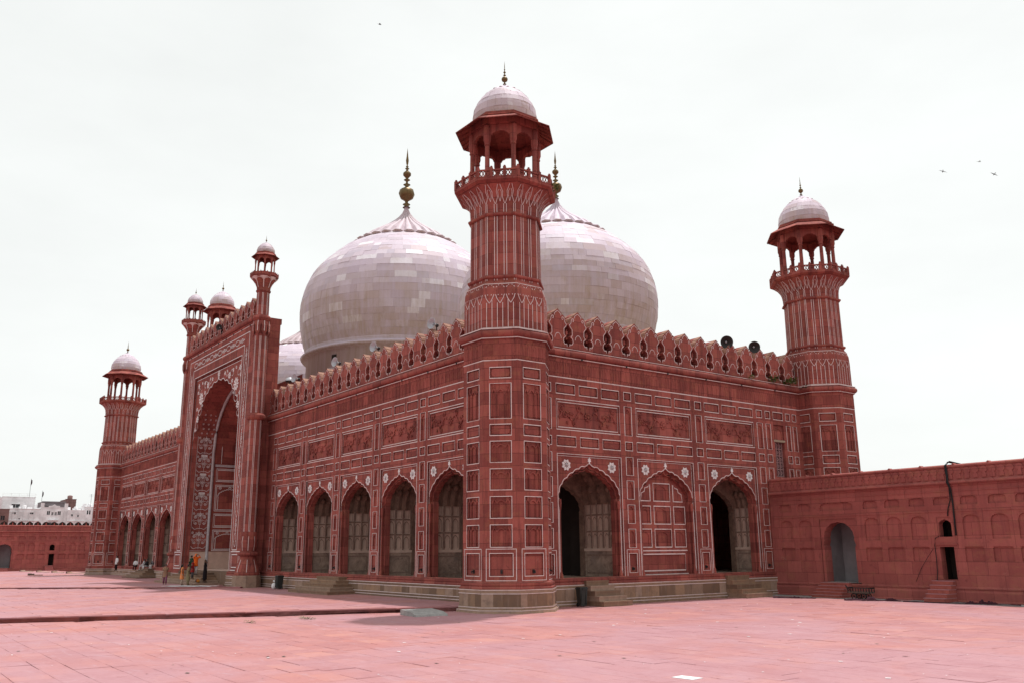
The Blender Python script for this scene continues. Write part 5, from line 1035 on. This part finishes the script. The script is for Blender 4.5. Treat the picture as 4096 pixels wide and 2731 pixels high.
# four-wheeled trolley
def cart():
    o = O('hand_cart', None, None, (6.85, 20.3, NZ), R(4), label='dark four-wheeled hand cart parked by the red steps of the right wall', cat='cart')
    g = G(); g.box(-.95, .95, -.4, .4, .48, .56, 0); [g.box(-.95, .95, -.4+.2*i-.02, -.4+.2*i+.02, .56, .6, 0) for i in range(5)]; g.obj('platform', ['wood_grey'], o)
    g = G()
    for sy in (-.4, .4):
        g.box(-.95, .95, sy-.025, sy+.025, .86, .91, 0)
        for i in range(9): x = -.93+i*.232; g.box(x-.02, x+.02, sy-.02, sy+.02, .56, .88, 0)
    for sx in (-.95, .95): g.box(sx-.03, sx+.03, -.43, .43, .84, .95, 0); [g.box(sx-.025, sx+.025, y-.025, y+.025, .5, .95, 0) for y in (-.4, 0, .4)]
    g.obj('side_rail', ['dark_iron'], o); g = G(); g.tube([(-.95, -.2, .6), (-1.2, -.1, .85), (-1.35, 0, 1.12)], .03, 6, 0); g.tube([(-.95, .2, .6), (-1.2, .1, .85), (-1.35, 0, 1.12)], .03, 6, 0); g.obj('handle', ['dark_iron'], o)
    for x in (-.42, .42):
        g = G(); g.tube([(x, -.42, .24), (x, .42, .24)], .03, 6, 0); g.box(x-.2, x+.2, -.3, .3, .4, .48, 0); g.obj('axle', ['dark_iron'], o)
        for y in (-.42, .42):
            w_ = G(); n = 20
            for i in range(n):
                pass
            w_.lathe([(.2, -.04), (.245, -.04), (.245, .04), (.2, .04), (.2, -.04)], n); w_.lathe([(.05, -.06), (.05, .06), (.01, .06)], 10)
            for i in range(8): a = math.pi*i/4; w_.tube([(.04*math.cos(a), .04*math.sin(a), 0), (.21*math.cos(a), .21*math.sin(a), 0)], .015, 4, 0)
            w_.v = [(p+x, r+y, q+.245) for p, q, r in w_.v]; w_.obj('wheel', ['rubber'], o)
cart(); bpy.data.objects['hand_cart'].scale = (.7, .7, .7)
def cloth(p0, p1, wd, seed, label, name='rolled_matting', mat='dark_cloth', hgt=.12):
    r_ = random.Random(seed); n = 28; g = G(); vs = []; K = 5; d = Vector((p1[0]-p0[0], p1[1]-p0[1])); L_ = d.length; d.normalize(); q = Vector((-d.y, d.x)); hs_ = [abs(r_.gauss(0, .6))**1.5*hgt+.02 for _ in range(n+5)]; hs_ = [sum(hs_[i:i+4])/4 for i in range(n+1)]; of = 0
    for i in range(n+1):
        of += r_.uniform(-.05, .05); c = Vector(p0)+d*(L_*i/n)+q*of; ww = wd*r_.uniform(.5, 1.1)
        for k_ in range(K): f = k_/(K-1)*2-1; vs.append((c.x+q.x*f*ww/2, c.y+q.y*f*ww/2, (1-abs(f)**1.5)*hs_[i]+.012))
    g.add(vs, [(i*K+k_, i*K+k_+1, (i+1)*K+k_+1, (i+1)*K+k_) for i in range(n) for k_ in range(K-1)], 0, True)
    g.obj(name, [mat], None, (0, 0, NZ), label=label, cat='matting', group='rolled dark matting on the courtyard')
cloth((2.6, 17.8), (4.8, 18.8), .22, 1, 'short dark rolled matting at the foot of the end of the side facade', hgt=.14)
cloth((6.9, 18.5), (9.6, 19.55), .3, 2, 'dark rolled matting lying in front of the hand cart', hgt=.22)
cloth((9.8, 19.6), (15.6, 22.0-1.9), .14, 3, 'long thin dark strip of matting in front of the right wall', hgt=.06)
cloth((13.0, 20.0), (14.5, 20.3), .4, 4, 'crumpled dark purple matting at the right edge', hgt=.3)
def cable(pts, r, label, par=None): g = G(); g.tube(pts, r, 6, 0); g.obj('cable', ['rubber'], None, label=label, cat='cable', group='cables on the right wall')
y = 21.5
cable([(12.35, 22.3, 5.98), (12.2, y-.05, 6.08), (12.05, y-.13, 5.9), (12.08, y-.12, 5.2), (12.1, y-.22, 4.95), (12.12, y-.06, 4.7), (12.1, y-.05, 4.0), (11.92, y-.05, 3.55), (11.85, y-.04, 3.15)], .03, 'thinner black cable hanging over the right wall to the small window')
cable([(12.5, 22.3, 5.98), (12.3, y-.05, 6.1), (12.12, y-.14, 5.9), (12.14, y-.13, 5.2), (12.17, y-.24, 4.95), (12.2, y-.06, 4.6), (12.22, y-.05, 3.8), (12.2, y-.05, 2.9), (12.18, y-.03, 2.1)], .045, 'thick black cable bundle hanging over the right wall beside the small window')
cable([(11.2, y-.02, 2.06), (11.0, y-.05, 1.98), (10.93, y-.05, 1.6), (10.94, y-.05, .8), (10.9, y-.05, .1), (10.8, y-.06, -.55), (10.82, y-.2, -.75), (10.8, y-.2, -1.1)], .022, 'thin cable running from the window ledge down beside the small dark door')
cable([(10.8, y-.02, 1.4), (10.4, y-.03, .9), (10.0, y-.03, .35), (9.6, y-.04, -.4)], .012, 'slack diagonal wire left of the small dark door')
# concrete ramp slab on the kerb and white mat
g = G(); g.prism([(-1.0, -.16), (.95, -.16), (.9, -.06), (.4, .04), (-.95, .1)], -.8, .8, 0, back=True); g.obj('ramp_slab', ['concrete'], None, (.2, -5.0, NZ+.14), R(-8), label='grey concrete ramp slab lying against the terrace kerb', cat='slab')
g = G(); N = 10; vs = [(-2.1+4.2*i/N, -.8+1.6*j/N, .02*math.sin(i*1.7+j)*.5+.02) for j in range(N+1) for i in range(N+1)]; g.add(vs, [(j*(N+1)+i, j*(N+1)+i+1, (j+1)*(N+1)+i+1, (j+1)*(N+1)+i) for j in range(N) for i in range(N)], 0, True); g.obj('white_mat', ['white_cloth'], None, (-35.9, -4.75, FZ2+.012), R(40), label='white mat on the ground where the two visitors stand before the portal', cat='mat')
g = G()
for i in range(5): g.ball((-.2+.1*i, .03*(i % 2), .12), .13, 8, i % 3)
g.obj('luggage', ['cloth_green', 'cloth_mustard', 'cloth_red'], None, (-37.9, -3.6, -.84), label='pile of coloured bags on the portal steps beside the visitors', cat='bags')
for i, (x, y_, l, a, z, lab) in enumerate(((-115, -4.7, 4.2, 10, FZ2, 'plank lying farthest left along the far courtyard wall'), (-108, -3.6, 3.2, 14, FZ2, 'plank second from the left on the far paving'), (-101.5, -2.8, 3.0, 12, FZ2, 'plank third from the left on the far paving'), (-94, -1.7, 4.2, 25, FZ2, 'raised plank lying nearest the far minaret'), (-88, -7.7, 1.6, 50, FZ2, 'dark plank lying by itself in front of the far planks'))):
    g = G(); g.box(-l/2, l/2, -.25, .25, 0, .1, 0); g.box(-l/2+.3, -l/2+.5, -.3, .3, .1, .22, 0); g.box(-l/2, -l/2+.12, -.32, .32, 0, .26, 1); g.obj('plank', ['tan_stone' if i < 4 else 'wood_grey', 'wood_grey'], None, (x, y_, z), R(a), label=lab, cat='plank', group='planks on the far paving')
def tuft(name, loc, n, r, h, label, cat, seed, flat=False):
    r_ = random.Random(seed); g = G()
    for i in range(n):
        a = r_.uniform(0, 6.28); q = r*math.sqrt(r_.random()); b = Vector((q*math.cos(a)*(2.4 if flat else 1), q*math.sin(a), r_.uniform(0, h*.7))); l = h*r_.uniform(.3, .7); d = Vector((math.cos(a)+r_.uniform(-.6, .6), math.sin(a)+r_.uniform(-.6, .6), r_.uniform(-.2, 1))).normalized(); s = d.cross(Vector((0, 0, 1))).normalized()*l*.28
        g.add([b, b+d*l*.5+s, b+d*l, b+d*l*.5-s], [(0, 1, 2, 3)], 0, False, r_.random())
    o = g.obj('foliage', ['leaf']); 
    e = O(name, None, None, loc, label=label, cat=cat); o.parent = e
    q = G(); [q.tube([(0, 0, -.05), (r*.4*math.cos(k_*2), r*.4*math.sin(k_*2), h*.4)], .012, 4, 0) for k_ in range(4)]; q.obj('stem', ['wood_grey'], e)
tuft('wall_plant', (.3, 22.6, 12.55), 70, .3, .5, 'small weed on the side cornice second from the right minaret', 'plant', 1); tuft('wall_plant', (.32, 24.4, 12.55), 110, .4, .5, 'bushy weed on the side cornice beside the right minaret', 'plant', 2); tuft('wall_plant', (.5, 25.9, 12.1), 120, .35, .6, 'dark weed in the corner where the side cornice meets the right minaret', 'plant', 3); tuft('wall_plant', (.3, 20.2, 12.55), 40, .2, .3, 'tiny weed on the side cornice under the loudspeakers', 'plant', 4)
tuft('wall_plant', (TW[0]+1.95, TW[1]+1.75, 20.75), 60, .3, .4, 'weed growing behind the balcony rail of the near minaret', 'plant', 6)
tuft('grass_tuft', (-1.0, -12.9, NZ), 90, .2, .12, 'small green grass tuft on the paving below the kerb', 'grass', 7, True); tuft('grass_tuft', (-1.3, -10.15, NZ), 150, .3, .12, 'longer strip of grass and twigs lying on the paving near the ramp slab', 'grass', 8, True)
# birds
def bird(loc, rz, bank, s, label):
    o = O('bird', None, None, loc, rot=(bank, R(15), rz), label=label, cat='bird', group='birds in the sky'); g = G(); g.lathe([(.01, -.3), (.05, -.22), (.08, 0), (.06, .15), (.045, .24), (.01, .33)], 8); g.v = [(z*s, y*s, x*s) for x, y, z in g.v]
    g.obj('body', ['hair'], o); q = G()
    for sg in (-1, 1): w_ = G(); w_.add([(.1*s, sg*.04*s, .03*s), (.16*s, sg*.35*s, .16*s), (.05*s, sg*.8*s, .1*s), (-.05*s, sg*.45*s, .1*s), (-.12*s, sg*.05*s, .02*s)], [(0, 1, 3, 4), (1, 2, 3)], 0); w_.obj('wing', ['hair'], o)
    q = G(); q.add([(-.25*s, -.03*s, 0), (-.25*s, .03*s, 0), (-.5*s, .12*s, 0), (-.5*s, -.12*s, 0)], [(0, 1, 2, 3)], 0); q.obj('tail', ['hair'], o)
bird((-52.5, 19, 66.7), 1., .4, .7, 'lone dark bird high above the domes'); bird((-22.7, 98.9, 56.5), 2.2, .5, .8, 'dark bird left of the group of three above the right minaret'); bird((-18.2, 101, 57.0), .4, .6, .75, 'highest dark bird of the three above the right minaret'); bird((-16.9, 102.2, 54.8), 2.6, .5, .75, 'lowest and rightmost dark bird of the three')

# ================================================================ people
def person(label, loc, rz, h=1.65, top='white', bot='white', hem=.5, arms=None, sit=False, stride=0., hair='hair', long_hair=False, skirt=False, bag=None):
    k_ = h/1.7; o = O('person', None, None, loc, rz, label=label, cat='person', group='visitors at the mosque')
    dz = -.80 if sit else 0
    arms = arms or [((-.24, .02, 1.15), (-.25, -.06, .9)), ((.24, .02, 1.15), (.25, -.06, .9))]
    V = []; E_ = []; RR = []
    def v(p, r): V.append(Vector((p[0], p[1], p[2]+dz))*k_); RR.append(r*k_ if not isinstance(r, tuple) else (r[0]*k_, r[1]*k_)); return len(V)-1
    pel = v((0, 0, .95), (.13, .1)); sp = v((0, 0, 1.15), (.12, .09)); chn = v((0, 0, 1.34), (.14, .1)); nk = v((0, 0, 1.48), .05); h1 = v((0, -.01, 1.56), (.07, .08)); h2 = v((0, -.005, 1.65), (.075, .09)); ns = v((0, -.1, 1.585), .012)
    E_ += [(pel, sp), (sp, chn), (chn, nk), (nk, h1), (h1, h2), (h1, ns)]; J = {}
    for i, sg in enumerate((-1, 1)):
        sh = v((sg*.17, 0, 1.41), .055); el = v(arms[i][0], .042); wr = v(arms[i][1], .03); E_ += [(chn, sh), (sh, el), (el, wr)]
        d = (Vector(arms[i][1])-Vector(arms[i][0])).normalized(); pw = Vector(arms[i][1])+d*.07; pm = v(pw, .032); E_.append((wr, pm)); sd = d.cross(Vector((0, 1, .3))).normalized()
        for f in range(4): b = pw+sd*(f-1.5)*.018; m_ = v(b+d*(.045+.008*(f in (1, 2))), .009); t_ = v(b+d*(.075+.012*(f in (1, 2)))+Vector((0, -.015, 0)), .008); E_ += [(pm, m_), (m_, t_)]
        th_ = v(Vector(arms[i][1])+d*.04+sd*.05*(-sg), .009); E_.append((wr, th_))
        hp = v((sg*.09, 0, .9), .085); st = sg*stride
        if sit: kn = v((sg*.11, -.42, .93), .06); an = v((sg*.11, -.46, .5), .045); to = v((sg*.12, -.6, .47), .035); hl = (sg*.11, -.42, .93), (sg*.11, -.46, .5)
        else: kn = v((sg*.095, -.03-st*.5, .5), .06); an = v((sg*.1, .0-st, .08), .042); to = v((sg*.11, -.14-st, .035), .036); hl = (sg*.095, -.03-st*.5, .5), (sg*.1, -st, .1)
        E_ += [(pel, hp), (hp, kn), (kn, an), (an, to)]; J[sg] = (((sg*.17, 0, 1.41), *arms[i]), ((sg*.09, 0, .9), *hl))
    me = bpy.data.meshes.new('body'); me.from_pydata(V, E_, []); me.materials.append(MAT['skin']); b = O('body', me, o)
    md = b.modifiers.new('skin', 'SKIN'); md.use_smooth_shade = True; sv = me.skin_vertices[0].data
    for i, r in enumerate(RR): sv[i].radius = r if isinstance(r, tuple) else (r, r)
    sv[0].use_root = True; b.modifiers.new('sub', 'SUBSURF').levels = 1; b.modifiers['sub'].render_levels = 1
    P = lambda p: (p[0]*k_, p[1]*k_, (p[2]+dz)*k_)
    g = G(); prof = [(.07, .065, 1.49), (.12, .09, 1.46), (.19, .11, 1.40), (.2, .135, 1.28), (.175, .125, 1.12), (.19, .14, .95)]
    prof += [(.2, .15, .88)] if sit else [(.2, .15, .85), (.215, .16, .7), (.235, .175, hem)]
    n = 16; vs = []
    for rx, ry, z in prof:
        for i in range(n): a = 2*math.pi*i/n; wv = 1+(.05*math.sin(a*5+z*9) if z < 1. else 0); vs.append(P((rx*wv*math.cos(a), ry*wv*math.sin(a), z)))
    g.add(vs, [(j*n+i, j*n+(i+1) % n, (j+1)*n+(i+1) % n, (j+1)*n+i) for j in range(len(prof)-1) for i in range(n)], 0, True)
    for sg in (-1, 1): a, e, w_ = J[sg][0]; g.tube([P((a[0]*.8, a[1], a[2]+.005)), P(a), P(e), P(tuple(e[i]+(w_[i]-e[i])*.8 for i in range(3)))], [.07*k_, .072*k_, .06*k_, .055*k_], 8, 0)
    g.obj('tunic', ['cloth_'+top], o)
    g = G()
    if sit: g.ball(P((0, 0, .92)), .19*k_, 10, 0, (1, .8, .7))
    for sg in (-1, 1): a, e, w_ = J[sg][1]; g.tube([P((a[0], a[1], a[2]+.08)), P(a), P(e), P(w_)], [.1*k_, .105*k_, .085*k_, .075*k_], 8, 0)
    g.obj('trousers', ['cloth_'+bot], o)
    g = G(); g.ball(P((0, .015, 1.63)), .108*k_, 12, 0, (.9, 1.02, 1.02)); g.v = [(x, max(y, -.045*k_) if z < P((0, 0, 1.66))[2] else y, z) for x, y, z in g.v]
    if long_hair: g.tube([P((0, .09, 1.62)), P((0, .13, 1.4)), P((0, .15, 1.1)), P((0, .17, .95))], [.05*k_, .045*k_, .04*k_, .02*k_], 8, 0)
    g.obj('hair' if hair == 'hair' else 'headscarf', [hair], o)
    g = G(); [g.box(sg*.105*k_-.045*k_, sg*.105*k_+.045*k_, (-.17-(sg*stride if not sit else .44))*k_, (.05-(sg*stride if not sit else .44))*k_, 0 if not sit else (.44+dz)*k_, .05*k_ if not sit else (.5+dz)*k_, 0) for sg in (-1, 1)]; g.obj('shoes', ['hair'], o)
    for sg in (-1, 1): q = G(); q.ball(P((sg*.03, -.083, 1.605)), .011*k_, 6, 0); q.obj('eye', ['white_cloth'], o)
    return o
UP = [((-.3, -.15, 1.42), (-.12, -.2, 1.6)), ((.3, -.15, 1.42), (.12, -.2, 1.6))]
ON = [((-.36, -.02, 1.55), (-.12, .03, 1.72)), ((.36, -.02, 1.55), (.12, .03, 1.72))]
FWD = [((-.22, -.12, 1.2), (-.2, -.35, 1.22)), ((.22, -.2, 1.25), (.2, -.48, 1.38))]
SITA = [((-.24, -.1, 1.15), (-.14, -.32, 1.02)), ((.24, -.1, 1.15), (.14, -.32, 1.02))]
person('woman in tan tunic and purple trousers walking with one arm stretched out', (-42.5, -4.9, FZ2), R(75), 1.62, 'tan', 'purple', .62, FWD, stride=.2, hair='hair')
person('woman in peach tunic with long black hair seen from behind on the white mat', (-38.8, -4.6, FZ2), R(165), 1.64, 'peach', 'cream', .5, long_hair=True)
person('person in olive tunic and trousers standing on the white mat next to the peach tunic', (-37.5, -4.5, FZ2), R(170), 1.66, 'olive', 'olive', .42)
person('person in bright orange top and white trousers, arms raised, on the portal steps', (-40.6, -3.0, -.3), R(100), 1.7, 'orange', 'white', .78, UP, hair='cloth_orange')
person('person dressed all in black with hands on the head on the portal steps', (-37.7, -3.1, -.82), R(150), 1.7, 'black', 'black', .2, ON)
person('person in dark green top standing just left of the orange top', (-42.6, -2.75, -.36), R(120), 1.62, 'green', 'grey', .7)
person('woman in red top half hidden behind the olive tunic', (-40.2, -3.35, -.6), R(140), 1.5, 'red', 'grey', .6)
person('person in white shirt and black trousers standing on the far front steps', (-76.9, -.95, -.45), R(20), 1.62, 'white', 'black', .8)
person('dim figure in grey standing inside the far left arch', (-78.6, .5, 0), R(10), 1.6, 'grey', 'grey', .7)
person('seated person in white shirt and dark trousers alone under the second far arch', (-71.4, -.15, 0.0), R(60), 1.6, 'white', 'black', .8, SITA, sit=True)
person('seated person all in white left of the black top at the third far arch', (-67.9, -.15, .0), R(-20), 1.6, 'white', 'white', .8, SITA, sit=True)
person('seated person in black top and white trousers at the third far arch', (-66.3, -.25, .0), R(15), 1.62, 'black', 'white', .8, SITA, sit=True)
person('seated person in grey top right of the black top at the third far arch', (-65.1, .1, .1), R(30), 1.6, 'grey', 'white', .8, SITA, sit=True)
